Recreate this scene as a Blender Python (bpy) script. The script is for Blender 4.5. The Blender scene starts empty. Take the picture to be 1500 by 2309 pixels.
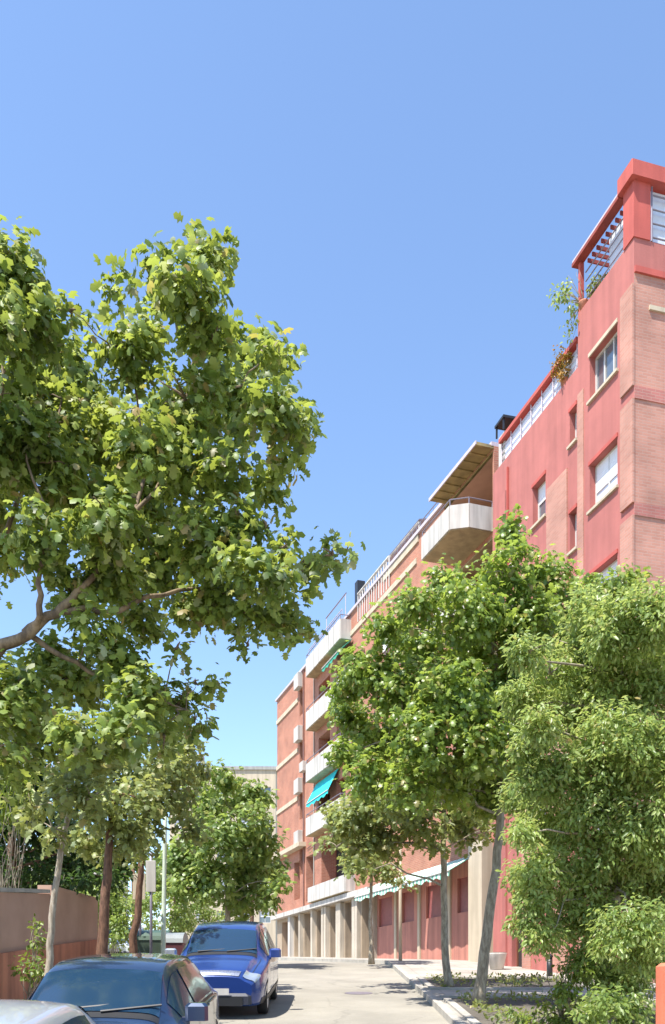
import bpy, math, random
import numpy as np
from mathutils import Vector, Matrix
random.seed(11); rng = np.random.default_rng(5)
sc = bpy.context.scene
COL = sc.collection
EYE = 2.5; F = 2000.0; HX = 750.0; HY = 2230.0       # eye height, focal length / principal point in photo pixels

def at(px, py, Y):                                    # a photo pixel at distance Y -> world point
    return Vector(((px-HX)/F*Y, Y, EYE+(HY-py)/F*Y))

# ---------------------------------------------------------------- terrain profile
_gy = [-60, -10, 0, 3, 6.2, 8.9, 17.2, 21, 32, 58, 90, 200, 400]
_gz = [-3.0, -.9, .02, .46, .96, 1.27, 2.1, 2.44, 3.4, 4.5, 5.2, 6.6, 6.8]
def g(Y): 
    s = 0
    for k in (-1.5, -.75, 0, .75, 1.5): s += float(np.interp(Y+k, _gy, _gz))
    return s/5
def slope(Y): return math.atan((g(Y+1)-g(Y-1))/2)
def kerb_r(Y):
    a = 2.0; b = 15.95-.3375*Y-3.1
    t = min(1, max(0, (Y-27)/8)); t = t*t*(3-2*t)
    return a*(1-t)+min(a, b)*t
def kerb_l(Y): return kerb_r(Y)-5.7

# ---------------------------------------------------------------- helpers
def tag(o, label=None, cat=None, group=None, kind=None):
    if label: o['label'] = label
    if cat: o['category'] = cat
    if group: o['group'] = group
    if kind: o['kind'] = kind
    return o
def empty(name, loc=(0,0,0), rotz=0, label=None, cat=None, group=None, rx=0):
    o = bpy.data.objects.new(name, None); COL.objects.link(o)
    o.location = loc; o.rotation_euler = (rx, 0, rotz)
    o.empty_display_size = .2
    return tag(o, label, cat, group)
def link_mesh(name, v, f, mat, parent=None, smooth=False, loc=None):
    me = bpy.data.meshes.new(name)
    me.from_pydata([tuple(p) for p in v], [], f); me.update()
    if mat: me.materials.append(mat)
    if smooth: me.polygons.foreach_set('use_smooth', [True]*len(me.polygons))
    o = bpy.data.objects.new(name, me); COL.objects.link(o)
    if parent: o.parent = parent
    if loc: o.location = loc
    return o
class MB:
    def __init__(s): s.v = []; s.f = []
    def add(s, v, f):
        b = len(s.v); s.v += [Vector(p) for p in v]; s.f += [tuple(i+b for i in q) for q in f]; return s
    def box(s, x0, x1, y0, y1, z0, z1, c=0):
        if c <= 0:
            v = [(x0,y0,z0),(x1,y0,z0),(x1,y1,z0),(x0,y1,z0),(x0,y0,z1),(x1,y0,z1),(x1,y1,z1),(x0,y1,z1)]
            return s.add(v, [(0,3,2,1),(4,5,6,7),(0,1,5,4),(1,2,6,5),(2,3,7,6),(3,0,4,7)])
        v = []                                        # chamfered vertical edges and top
        for z, k in ((z0, 0), (z1-c, 0), (z1, c)):
            a0, a1, b0, b1 = x0+k, x1-k, y0+k, y1-k
            v += [(a0+c,b0,z),(a1-c,b0,z),(a1,b0+c,z),(a1,b1-c,z),(a1-c,b1,z),(a0+c,b1,z),(a0,b1-c,z),(a0,b0+c,z)]
        f = [tuple(range(7,-1,-1)), tuple(range(16,24))]
        for r in (0, 8):
            for i in range(8): f.append((r+i, r+(i+1)%8, r+8+(i+1)%8, r+8+i))
        return s.add(v, f)
    def quad(s, a, b, c, d): return s.add([a,b,c,d], [(0,1,2,3)])
    def tube(s, pts, rad, n=8):
        pts = [Vector(p) for p in pts]
        if not hasattr(rad, '__len__'): rad = [rad]*len(pts)
        v = []; f = []; ref = Vector((.31,.87,.21)).normalized()
        for i, p in enumerate(pts):
            d = (pts[min(i+1,len(pts)-1)]-pts[max(i-1,0)]).normalized()
            u = d.cross(ref)
            if u.length < .1: u = d.cross(Vector((1,0,0)))
            u.normalize(); w = d.cross(u)
            for k in range(n):
                a = 2*math.pi*k/n
                v.append(p+(u*math.cos(a)+w*math.sin(a))*rad[i])
        for i in range(len(pts)-1):
            for k in range(n):
                f.append((i*n+k, i*n+(k+1)%n, (i+1)*n+(k+1)%n, (i+1)*n+k))
        f.append(tuple(range(n-1,-1,-1))); f.append(tuple((len(pts)-1)*n+k for k in range(n)))
        return s.add(v, f)
    def build(s, name, mat, parent=None, smooth=False):
        return link_mesh(name, s.v, s.f, mat, parent, smooth)

# ---------------------------------------------------------------- materials
def newmat(name):
    m = bpy.data.materials.new(name); m.use_nodes = True
    nt = m.node_tree; b = nt.nodes['Principled BSDF']
    return m, nt, b
def N(nt, t, **kw):
    n = nt.nodes.new(t)
    for k, v in kw.items():
        if k in n.inputs: n.inputs[k].default_value = v
        else: setattr(n, k, v)
    return n
def ramp(nt, fac, stops):
    r = nt.nodes.new('ShaderNodeValToRGB')
    while len(r.color_ramp.elements) < len(stops): r.color_ramp.elements.new(.5)
    for e, (p, c) in zip(r.color_ramp.elements, stops): e.position = p; e.color = (*c, 1)
    nt.links.new(fac, r.inputs[0]); return r
def mixc(nt, a, b, fac, mode='MIX'):
    m = nt.nodes.new('ShaderNodeMix'); m.data_type = 'RGBA'; m.blend_type = mode
    for sock, val in ((m.inputs[0], fac), (m.inputs[6], a), (m.inputs[7], b)):
        if hasattr(val, 'links') or isinstance(val, bpy.types.NodeSocket): nt.links.new(val, sock)
        else: sock.default_value = val if not isinstance(val, tuple) else (*val, 1)
    return m.outputs[2]
def stucco(name, col, var=.12, scale=1.2, rough=.85, bump=.25, dirt=.25):
    m, nt, b = newmat(name)
    tc = N(nt, 'ShaderNodeTexCoord')
    n1 = N(nt, 'ShaderNodeTexNoise', Scale=scale, Detail=6.0, Roughness=.6); nt.links.new(tc.outputs['Object'], n1.inputs['Vector'])
    mp = N(nt, 'ShaderNodeMapping'); mp.inputs['Scale'].default_value = (2.2, 2.2, .18); nt.links.new(tc.outputs['Object'], mp.inputs['Vector'])
    n2 = N(nt, 'ShaderNodeTexNoise', Scale=1.6, Detail=5.0); nt.links.new(mp.outputs[0], n2.inputs['Vector'])
    lo = tuple(c*(1-var) for c in col); hi = tuple(min(1, c*(1+var)) for c in col)
    r = ramp(nt, n1.outputs[0], [(.3, lo), (.7, hi)])
    rr = ramp(nt, n2.outputs[0], [(.35, (1-dirt, 1-dirt, 1-dirt)), (.6, (1,1,1))])
    c = mixc(nt, r.outputs[0], rr.outputs[0], 1.0, 'MULTIPLY')
    nt.links.new(c, b.inputs['Base Color']); b.inputs['Roughness'].default_value = rough
    n3 = N(nt, 'ShaderNodeTexNoise', Scale=35.0, Detail=3.0); nt.links.new(tc.outputs['Object'], n3.inputs['Vector'])
    bp = N(nt, 'ShaderNodeBump', Strength=bump, Distance=.01); nt.links.new(n3.outputs[0], bp.inputs['Height']); nt.links.new(bp.outputs[0], b.inputs['Normal'])
    return m
def brick(name, c1, c2, mortar, bw=.25, bh=.075, var=.15):
    m, nt, b = newmat(name)
    tc = N(nt, 'ShaderNodeTexCoord'); sp = N(nt, 'ShaderNodeSeparateXYZ'); nt.links.new(tc.outputs['Object'], sp.inputs[0])
    ad = N(nt, 'ShaderNodeMath', operation='ADD'); nt.links.new(sp.outputs[0], ad.inputs[0]); nt.links.new(sp.outputs[1], ad.inputs[1])
    cb = N(nt, 'ShaderNodeCombineXYZ'); nt.links.new(ad.outputs[0], cb.inputs[0]); nt.links.new(sp.outputs[2], cb.inputs[1])
    br = N(nt, 'ShaderNodeTexBrick', Scale=1.0); nt.links.new(cb.outputs[0], br.inputs['Vector'])
    br.inputs['Color1'].default_value = (*c1,1); br.inputs['Color2'].default_value = (*c2,1); br.inputs['Mortar'].default_value = (*mortar,1)
    br.inputs['Brick Width'].default_value = bw; br.inputs['Row Height'].default_value = bh; br.inputs['Mortar Size'].default_value = .008
    n1 = N(nt, 'ShaderNodeTexNoise', Scale=.9, Detail=6.0); nt.links.new(tc.outputs['Object'], n1.inputs['Vector'])
    rr = ramp(nt, n1.outputs[0], [(.3, (1-var*2,)*3), (.65, (1,1,1))])
    c = mixc(nt, br.outputs[0], rr.outputs[0], 1.0, 'MULTIPLY')
    nt.links.new(c, b.inputs['Base Color']); b.inputs['Roughness'].default_value = .85
    bp = N(nt, 'ShaderNodeBump', Strength=.4, Distance=.01); nt.links.new(br.outputs['Fac'], bp.inputs['Height']); bp.invert = True; nt.links.new(bp.outputs[0], b.inputs['Normal'])
    return m
def plain(name, col, rough=.5, metal=0, var=.08, scale=6, spec=.5, coat=0):
    m, nt, b = newmat(name)
    tc = N(nt, 'ShaderNodeTexCoord'); n1 = N(nt, 'ShaderNodeTexNoise', Scale=float(scale), Detail=5.0); nt.links.new(tc.outputs['Object'], n1.inputs['Vector'])
    r = ramp(nt, n1.outputs[0], [(.3, tuple(c*(1-var) for c in col)), (.7, tuple(min(1,c*(1+var)) for c in col))])
    nt.links.new(r.outputs[0], b.inputs['Base Color'])
    b.inputs['Roughness'].default_value = rough; b.inputs['Metallic'].default_value = metal
    b.inputs['Specular IOR Level'].default_value = spec; b.inputs['Coat Weight'].default_value = coat
    b.inputs['Coat Roughness'].default_value = .05
    return m
def leafmat(name, stops, trans=.35, tint=(.22,.32,.03), rough=.42, spec=.5):
    m, nt, b = newmat(name)
    geo = N(nt, 'ShaderNodeNewGeometry'); tc = N(nt, 'ShaderNodeTexCoord')
    r = ramp(nt, geo.outputs['Random Per Island'], stops)
    n1 = N(nt, 'ShaderNodeTexNoise', Scale=1.3, Detail=3.0); nt.links.new(tc.outputs['Object'], n1.inputs['Vector'])
    rr = ramp(nt, n1.outputs[0], [(.35, (.62,.72,.7)), (.65, (1.0,1.0,.9))])
    c = mixc(nt, r.outputs[0], rr.outputs[0], 1.0, 'MULTIPLY')
    nt.links.new(c, b.inputs['Base Color']); b.inputs['Roughness'].default_value = rough; b.inputs['Specular IOR Level'].default_value = spec
    tr = N(nt, 'ShaderNodeBsdfTranslucent'); c2 = mixc(nt, c, tint, .55); nt.links.new(c2, tr.inputs['Color'])
    ms = N(nt, 'ShaderNodeMixShader'); ms.inputs[0].default_value = trans
    nt.links.new(b.outputs[0], ms.inputs[1]); nt.links.new(tr.outputs[0], ms.inputs[2])
    nt.links.new(ms.outputs[0], nt.nodes['Material Output'].inputs['Surface'])
    return m
def barkmat(name, a, bcol, scale=5):
    m, nt, b = newmat(name)
    tc = N(nt, 'ShaderNodeTexCoord'); mp = N(nt, 'ShaderNodeMapping'); mp.inputs['Scale'].default_value = (2.5,2.5,.7); nt.links.new(tc.outputs['Object'], mp.inputs['Vector'])
    n1 = N(nt, 'ShaderNodeTexNoise', Scale=float(scale), Detail=8.0, Roughness=.65); nt.links.new(mp.outputs[0], n1.inputs['Vector'])
    r = ramp(nt, n1.outputs[0], [(.4, a), (.6, bcol)]); nt.links.new(r.outputs[0], b.inputs['Base Color']); b.inputs['Roughness'].default_value = .9
    bp = N(nt, 'ShaderNodeBump', Strength=.6, Distance=.02); nt.links.new(n1.outputs[0], bp.inputs['Height']); nt.links.new(bp.outputs[0], b.inputs['Normal'])
    return m

M = {}
M['red'] = stucco('red_stucco', (.42,.138,.117), var=.10, dirt=.16)
M['redtrim'] = stucco('red_trim_paint', (.47,.095,.075), var=.08, dirt=.15)
M['pinkbrick'] = brick('pink_beige_brick', (.54,.262,.195), (.47,.215,.155), (.48,.29,.235))
M['floorband'] = brick('red_band_brick', (.48,.175,.145), (.42,.15,.125), (.44,.24,.20))
M['farbrick'] = brick('orange_brick', (.47,.19,.115), (.41,.15,.09), (.48,.30,.22))
M['cream'] = stucco('cream_render', (.54,.45,.33), var=.06, dirt=.2)
M['white'] = stucco('white_paint', (.56,.525,.48), var=.06, dirt=.35, bump=.1)
M['soffit'] = stucco('tan_soffit', (.42,.33,.19), var=.15)
M['olive'] = plain('timber_eave', (.30,.23,.10), .7, var=.3, scale=3)
M['darkred'] = stucco('dark_red_paint_and_shade', (.30,.06,.045), var=.15)
M['salmon'] = stucco('salmon_render', (.48,.20,.15), var=.1, dirt=.25)
M['maroon'] = plain('maroon_shutter', (.26,.075,.07), .5, var=.12)
M['frame'] = plain('aluminium_frame', (.55,.53,.50), .4, var=.05)
M['framebrown'] = plain('brown_frame', (.16,.06,.035), .5, var=.15)
M['shutter'] = plain('white_roller_shutter', (.80,.80,.82), .5, var=.04)
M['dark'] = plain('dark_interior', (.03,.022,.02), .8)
M['rail'] = plain('grey_rail', (.22,.20,.24), .4, metal=.3)
M['lilac'] = plain('pale_coping', (.50,.44,.48), .6, var=.1)
M['greyslab'] = stucco('grey_concrete', (.36,.35,.32), var=.15)
M['teal'] = plain('turquoise_canvas', (.02,.52,.58), .8, var=.12)
M['green'] = plain('green_canvas', (.04,.30,.20), .8, var=.15)
M['black'] = plain('black_metal', (.02,.02,.022), .45)
M['screen'] = plain('frosted_screen_sky_pane', (.62,.66,.74), .25, var=.06)
def glassmat(name, col, rough=.04):
    m, nt, b = newmat(name); b.inputs['Base Color'].default_value = (*col,1)
    b.inputs['Roughness'].default_value = rough; b.inputs['Specular IOR Level'].default_value = .9; b.inputs['Coat Weight'].default_value = 1.0; b.inputs['Coat Roughness'].default_value = .02
    tc = N(nt, 'ShaderNodeTexCoord'); n1 = N(nt, 'ShaderNodeTexNoise', Scale=2.2, Detail=2.0); nt.links.new(tc.outputs['Object'], n1.inputs['Vector'])
    bp = N(nt, 'ShaderNodeBump', Strength=.12, Distance=.03); nt.links.new(n1.outputs[0], bp.inputs['Height']); nt.links.new(bp.outputs[0], b.inputs['Coat Normal'])
    return m
M['glass'] = glassmat('window_glass', (.10,.12,.14))
M['carglass'] = glassmat('car_glass', (.012,.035,.07), .12)
_b=M['carglass'].node_tree.nodes['Principled BSDF']; _b.inputs['Coat Weight'].default_value=.25; _b.inputs['Specular IOR Level'].default_value=.8
def stripes(name, a, b_, scale):
    m, nt, b = newmat(name); tc = N(nt, 'ShaderNodeTexCoord')
    w = N(nt, 'ShaderNodeTexWave', Scale=scale, bands_direction='X'); nt.links.new(tc.outputs['Object'], w.inputs['Vector'])
    r = ramp(nt, w.outputs[0], [(.48, a), (.52, b_)]); nt.links.new(r.outputs[0], b.inputs['Base Color']); b.inputs['Roughness'].default_value = .85
    return m
M['stripe'] = stripes('striped_canvas', (.70,.74,.68), (.16,.42,.30), .9)
# roads
def roadmat(name, col, var, stain, crack=True):
    m, nt, b = newmat(name)
    tc = N(nt, 'ShaderNodeTexCoord')
    n1 = N(nt, 'ShaderNodeTexNoise', Scale=.5, Detail=7.0, Roughness=.62); nt.links.new(tc.outputs['Object'], n1.inputs['Vector'])
    n2 = N(nt, 'ShaderNodeTexNoise', Scale=60.0, Detail=3.0); nt.links.new(tc.outputs['Object'], n2.inputs['Vector'])
    r1 = ramp(nt, n1.outputs[0], [(.35, tuple(c*(1-var) for c in col)), (.65, tuple(c*(1+var) for c in col))])
    r2 = ramp(nt, n2.outputs[0], [(.3, (.72,.72,.72)), (.7, (1,1,1))])
    c = mixc(nt, r1.outputs[0], r2.outputs[0], 1.0, 'MULTIPLY')
    v = N(nt, 'ShaderNodeTexVoronoi', Scale=.45, feature='DISTANCE_TO_EDGE')
    n3 = N(nt, 'ShaderNodeTexNoise', Scale=1.5, Detail=5.0); nt.links.new(tc.outputs['Object'], n3.inputs['Vector'])
    mv = mixc(nt, tc.outputs['Object'], n3.outputs['Color'], .25); nt.links.new(mv, v.inputs['Vector'])
    rc = ramp(nt, v.outputs[0], [(.002, (stain,)*3), (.007, (1,1,1))])
    c = mixc(nt, c, rc.outputs[0], .35 if crack else 0.0, 'MULTIPLY')
    nt.links.new(c, b.inputs['Base Color']); b.inputs['Roughness'].default_value = .9
    bp = N(nt, 'ShaderNodeBump', Strength=.3, Distance=.01); nt.links.new(n2.outputs[0], bp.inputs['Height']); nt.links.new(bp.outputs[0], b.inputs['Normal'])
    return m
M['road'] = roadmat('worn_pale_asphalt', (.31,.285,.235), .16, .55)
M['tan'] = stucco('tan_render', (.40,.31,.22), var=.12, dirt=.3)
M['column'] = stucco('beige_column', (.52,.45,.36), var=.1, dirt=.35)
M['ground'] = roadmat('dusty_ground', (.30,.27,.20), .25, 1.0, False)
M['kerb'] = stucco('concrete_kerb', (.38,.355,.31), var=.15, dirt=.2)
m, nt, b = newmat('paving_slabs')
tc = N(nt, 'ShaderNodeTexCoord'); br = N(nt, 'ShaderNodeTexBrick', Scale=1.0); nt.links.new(tc.outputs['Object'], br.inputs['Vector'])
br.offset = 0; br.inputs['Brick Width'].default_value = .4; br.inputs['Row Height'].default_value = .4; br.inputs['Mortar Size'].default_value = .008
br.inputs['Color1'].default_value = (.40,.365,.32,1); br.inputs['Color2'].default_value = (.36,.33,.285,1); br.inputs['Mortar'].default_value = (.25,.22,.19,1)
n1 = N(nt, 'ShaderNodeTexNoise', Scale=.9, Detail=6.0); nt.links.new(tc.outputs['Object'], n1.inputs['Vector'])
rr = ramp(nt, n1.outputs[0], [(.3, (.68,.66,.64)), (.6, (1,1,1))])
nt.links.new(mixc(nt, br.outputs[0], rr.outputs[0], 1.0, 'MULTIPLY'), b.inputs['Base Color']); b.inputs['Roughness'].default_value = .85
M['paving'] = m
M['soil'] = roadmat('dark_soil', (.11,.095,.075), .35, 1.0, False)
# garden wall: brown-grey render above, terracotta plinth below
m, nt, b = newmat('garden_wall_render')
tc = N(nt, 'ShaderNodeTexCoord'); sp = N(nt, 'ShaderNodeSeparateXYZ'); nt.links.new(tc.outputs['Object'], sp.inputs[0])
n1 = N(nt, 'ShaderNodeTexNoise', Scale=1.4, Detail=6.0); nt.links.new(tc.outputs['Object'], n1.inputs['Vector'])
r1 = ramp(nt, n1.outputs[0], [(.3, (.36,.225,.165)), (.7, (.46,.30,.225))])
nt.links.new(r1.outputs[0], b.inputs['Base Color']); b.inputs['Roughness'].default_value = .9
M['gwall'] = m
M['gplinth'] = stucco('terracotta_plinth', (.48,.20,.12), var=.2, dirt=.4)
M['orange'] = stucco('orange_red_render', (.72,.19,.10), var=.12, dirt=.2)

# leaves; palest ramp tones stand for undersides and painted glossy highlights
M['plane'] = leafmat('plane_leaves', [(0,(0.083,0.132,0.033)),(.35,(0.203,0.295,0.068)),(.7,(0.386,0.475,0.113)),(.86,(0.440,0.500,0.154)),(.93,(0.454,0.500,0.353)),(1,(0.500,0.327,0.118))], .55, (.40,.42,.05), .46, .5)
M['maple'] = leafmat('maple_leaves', [(0,(0.119,0.190,0.048)),(.4,(0.276,0.380,0.087)),(.78,(0.405,0.500,0.101)),(.93,(0.467,0.500,0.194)),(1,(0.500,0.310,0.133))], .55, (.42,.50,.06), .36, .6)
M['pepper'] = leafmat('narrow_leaves', [(0,(0.182,0.254,0.076)),(.4,(0.381,0.500,0.140)),(.8,(0.421,0.500,0.156)),(.95,(0.471,0.500,0.222)),(1,(0.500,0.352,0.126))], .55, (.52,.56,.14), .38, .6)
M['olivel'] = leafmat('olive_leaves', [(0,(0.126,0.157,0.057)),(.4,(0.282,0.332,0.113)),(.85,(0.449,0.500,0.186)),(.95,(0.449,0.500,0.318)),(1,(0.500,0.375,0.151))], .55, (.42,.42,.08), .42, .5)
M['darkl'] = leafmat('dark_evergreen_leaves', [(0,(0.018,0.039,0.015)),(.6,(0.045,0.090,0.027)),(1,(0.105,0.150,0.045))], .48, (0.150,0.270,0.045), .5, .4)
M['limel'] = leafmat('lime_leaves', [(0,(.10,.16,.03)),(.6,(.22,.30,.05)),(1,(.36,.40,.10))], .42, (.45,.52,.06), .42, .5)
M['midl'] = leafmat('street_tree_leaves', [(0,(0.118,0.189,0.058)),(.45,(0.297,0.396,0.113)),(.85,(0.426,0.500,0.151)),(1,(0.498,0.500,0.229))], .55, (.40,.48,.08), .38, .55)
M['platbark'] = barkmat('mottled_plane_bark', (.10,.07,.045), (.26,.19,.12), 3)
M['greybark'] = barkmat('grey_brown_bark', (.20,.165,.12), (.38,.33,.25), 8)
M['brownbark'] = barkmat('brown_bark', (.09,.045,.028), (.19,.10,.06), 8)
M['palebark'] = barkmat('pale_bark', (.26,.21,.155), (.42,.36,.28), 8)

# ---------------------------------------------------------------- leaf templates (unit size, stem at origin, tip at +y)
def fan(outline, lift=.12):
    v = [(0, .42, lift)]+[(x, y, z) for x, y, z in outline]
    n = len(outline)
    return np.array(v, float), [(0, 1+i, 1+(i+1) % n) for i in range(n)]
PALM = fan([(0,0,0),(.30,.02,-.05),(.20,.22,.02),(.52,.42,-.08),(.24,.50,.03),(.30,.78,-.02),(0,1,-.10),(-.30,.78,-.02),(-.24,.50,.03),(-.52,.42,-.08),(-.20,.22,.02),(-.30,.02,-.05)])
LANCE = (np.array([(0,0,0),(.13,.35,.05),(.10,.7,.03),(0,1,-.08),(-.10,.7,.03),(-.13,.35,.05),(0,.5,-.03)], float), [(0,1,6),(1,2,6),(2,3,6),(3,4,6),(4,5,6),(5,0,6)])
OVAL = (np.array([(0,0,0),(.26,.3,.06),(.22,.68,.05),(0,1,-.06),(-.22,.68,.05),(-.26,.3,.06),(0,.5,-.02)], float), [(0,1,6),(1,2,6),(2,3,6),(3,4,6),(4,5,6),(5,0,6)])

OVALN = (OVAL[0]*np.array([.78,1,1]), OVAL[1])
def leaf_mesh(name, C, Nrm, Dn, size, tmpl, mat, parent):
    """C centres (n,3), Nrm leaf normals, Dn leaf pointing directions, size (n,)"""
    tv, tf = tmpl; n = len(C); k = len(tv)
    Z = Nrm/np.linalg.norm(Nrm, axis=1, keepdims=True)
    Yd = Dn-(Dn*Z).sum(1, keepdims=True)*Z; Yd /= np.linalg.norm(Yd, axis=1, keepdims=True)+1e-9
    Xd = np.cross(Yd, Z)
    V = C[:,None,:]+size[:,None,None]*(tv[None,:,0:1]*Xd[:,None,:]+tv[None,:,1:2]*Yd[:,None,:]+tv[None,:,2:3]*Z[:,None,:])
    V = V.reshape(-1,3).astype(np.float32)
    T = np.array(tf, np.int32); T = (T[None]+(np.arange(n)*k)[:,None,None]).reshape(-1,3)
    me = bpy.data.meshes.new(name); me.vertices.add(len(V)); me.vertices.foreach_set('co', V.ravel())
    me.loops.add(T.size); me.loops.foreach_set('vertex_index', T.ravel().astype(np.int32))
    me.polygons.add(len(T)); me.polygons.foreach_set('loop_start', np.arange(0, T.size, 3, dtype=np.int32)); me.polygons.foreach_set('loop_total', np.full(len(T), 3, np.int32))
    me.update(calc_edges=True); me.validate(); me.materials.append(mat)
    o = bpy.data.objects.new(name, me); COL.objects.link(o); o.parent = parent
    return o

def crown(blobs, base, size, tmpl, mat, parent, cover=4.0, clump=.32, per=13, droop=.2, name='crown', shell=.45, area=.30, hol=.30):
    """blobs: world centre, radius, density"""
    Cs=[]; Ns=[]; Ds=[]; Ss=[]
    for c, r, dens in blobs:
        nleaf = int(cover*dens*math.pi*r*r/(area*size*size))
        ncl = max(2, nleaf//per)
        d = rng.normal(size=(ncl,3)); d /= np.linalg.norm(d, axis=1, keepdims=True)
        rad = r*rng.random(ncl)**shell
        # lumpy radius
        rad *= 1+.16*np.sin(d[:,0]*5+r*9)*np.cos(d[:,2]*6+r*5)
        cc = np.array(c)+d*rad[:,None]*np.array([1,1,.92])
        hole = np.sin(cc[:,0]*3.3+1)*np.sin(cc[:,1]*2.9)*np.sin(cc[:,2]*3.1+2)
        keep = hole > -hol; cc = cc[keep]; d = d[keep]
        cl = np.repeat(cc, per, 0); dd = np.repeat(d, per, 0)
        off = np.clip(rng.normal(size=(len(cl),3)), -1.5, 1.5); off *= (clump*(.45+.55*rng.random(len(cl))))[:,None]*.55
        P = cl+off
        nr = np.array([0,-.15,.6])+dd*.5+rng.normal(size=P.shape)*.55
        dn = off*1.6+np.array([0,0,-droop*2])+rng.normal(size=P.shape)*.35*clump
        Cs.append(P); Ns.append(nr); Ds.append(dn); Ss.append(size*rng.uniform(.62,1.25,len(P)))
    C = np.concatenate(Cs)-np.array(base); 
    return leaf_mesh(name, C, np.concatenate(Ns), np.concatenate(Ds), np.concatenate(Ss), tmpl, mat, parent)

def bend(p, q, sag=.0, n=5, jit=.05):
    p = Vector(p); q = Vector(q); L = (q-p).length; out=[]
    for i in range(n+1):
        t = i/n; w = p.lerp(q, t); w.z += sag*L*math.sin(math.pi*t)
        if 0 < i < n: w += Vector((random.gauss(0,1),random.gauss(0,1),random.gauss(0,1)))*jit*L*.5
        out.append(w)
    return out
def tree(name, base, trunk, r0, r1, blobs, leafargs, bark, label, cat='tree', group=None, limbs=None, twigs=3):
    """trunk: world points from base up; blobs: (world centre, r, density)"""
    base = Vector(base); e = empty(name, base, 0, label, cat, group)
    t = MB(); n = len(trunk)
    pts = [Vector(p)-base for p in trunk]
    # smooth resample
    P=[]; 
    for i in range(n-1):
        for k in range(4):
            u = k/4; P.append(pts[i].lerp(pts[i+1], u)+Vector((random.gauss(0,1),random.gauss(0,1),0))*r1*.25)
    P.append(pts[-1]); R = [r0+(r1-r0)*i/(len(P)-1) for i in range(len(P))]; R[0] *= 1.35; R[1] *= 1.1
    t.tube(P, R, 10); t.build('trunk', bark, e, True)
    b = MB(); top = P[-1]; cand = list(P[len(P)//2:])
    for lpts, lr in (limbs or []):
        lr = [x_*.5 for x_ in lr]
        Q = [Vector(p)-base for p in lpts]; QQ=[]; RR=[]
        for i in range(len(Q)-1):
            for k in range(4): QQ.append(Q[i].lerp(Q[i+1],k/4)+Vector((random.gauss(0,.02),random.gauss(0,.02),random.gauss(0,.02)))); RR.append(lr[i]+(lr[i+1]-lr[i])*k/4)
        QQ.append(Q[-1]); RR.append(lr[-1]); b.tube(QQ, RR, 8); cand += QQ
    for i, (c, r, d) in enumerate(blobs):
        c = Vector(c)-base
        start = min(cand, key=lambda p: (p-c).length+max(0, p.z-c.z)*1.0)
        L = (c-start).length
        if limbs and L >= .95: continue
        if L > .03:
            rr = min(r1*.7, (.005+.008*L) if limbs else (.008+.010*L))
            pp = bend(start, c, .08, 5, .06); b.tube(pp, [rr*(1-.75*k/5) for k in range(6)], 6)
        for k in range(twigs):
            dv = Vector((random.gauss(0,1),random.gauss(0,1),random.gauss(.2,.8))).normalized()*r*random.uniform(.6,.95)
            b.tube(bend(c, c+dv, .05, 3, .08), [.018,.013,.009,.004], 4)
    b.build('branches', bark, e, True)
    crown(blobs, base, parent=e, **leafargs)
    return e
def B(lst, Y, spread=0, dens=1.0):
    out=[]
    for q in lst:
        px, py, r = q[:3]; y = (q[3] if len(q) > 3 and q[3] else Y)+random.uniform(-spread, spread); d = q[4] if len(q) > 4 else dens
        out.append((at(px, py, y), r*y/F, d))
    return out

# ================================================================ SETTING
def ribbon(name, fa, fb, y0, y1, dz, mat, step=1.0, skirt=0, n=1):
    v=[]; f=[]; ys = list(np.arange(y0, y1+1e-6, step)); cols = n+1
    for Y in ys:
        a, b_ = fa(Y), fb(Y)
        for i in range(cols): v.append((a+(b_-a)*i/n, Y, g(Y)+dz))
    for k in range(len(ys)-1):
        for i in range(n): f.append((k*cols+i, k*cols+i+1, (k+1)*cols+i+1, (k+1)*cols+i))
    if skirt:
        nb = len(v)
        edge = [k*cols for k in range(len(ys))]; edge2 = [k*cols+n for k in range(len(ys))]
        for ed in (edge, edge2):
            s = len(v); v += [(v[i][0], v[i][1], v[i][2]-skirt) for i in ed]
            for k in range(len(ed)-1): f.append((ed[k], ed[k+1], s+k+1, s+k))
        for row in (0, len(ys)-1):
            a = v[row*cols]; c = v[row*cols+n]; s = len(v)
            v += [a, c, (c[0],c[1],c[2]-skirt), (a[0],a[1],a[2]-skirt)]; f.append((s,s+1,s+2,s+3))
    o = link_mesh(name, v, f, mat); tag(o, kind='structure'); return o
# ground out to the horizon
ys = [-60,-30,-15,-8]+list(range(-5,60,1))+[65,72,80,90,110,140,170,200,260,340,400,1200,3000]; xs = [-2500,-600,-150,-60,-30,-12,0,12,30,60,150,600,2500]
v = [(x, y, g(min(y,400))-.002) for y in ys for x in xs]; nx=len(xs)
f = [(k*nx+i, k*nx+i+1, (k+1)*nx+i+1, (k+1)*nx+i) for k in range(len(ys)-1) for i in range(nx-1)]
tag(link_mesh('ground', v, f, M['ground']), kind='structure')
ribbon('road', kerb_l, kerb_r, -20, 100, .006, M['road'])
facX = lambda Y: (13.53-.275*Y if Y < 30.2 else 15.95-.3375*Y)
ribbon('sidewalk_right', lambda Y: kerb_r(Y)+.15, lambda Y: (26 if Y < 22 else facX(Y)+.3), -20, 21.5, .13, M['paving'], skirt=.3)
ribbon('sidewalk_right', lambda Y: kerb_r(Y)+.15, lambda Y: facX(Y)+.4, 21.5, 60, .13, M['paving'], .5, skirt=.3)
ribbon('sidewalk_left', lambda Y: kerb_l(Y)-2.2, lambda Y: kerb_l(Y)-.15, -20, 100, .13, M['paving'], skirt=.3)
ribbon('kerb_right', lambda Y: kerb_r(Y), lambda Y: kerb_r(Y)+.15, -20, 100, .134, M['kerb'], .5, skirt=.3)
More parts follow.
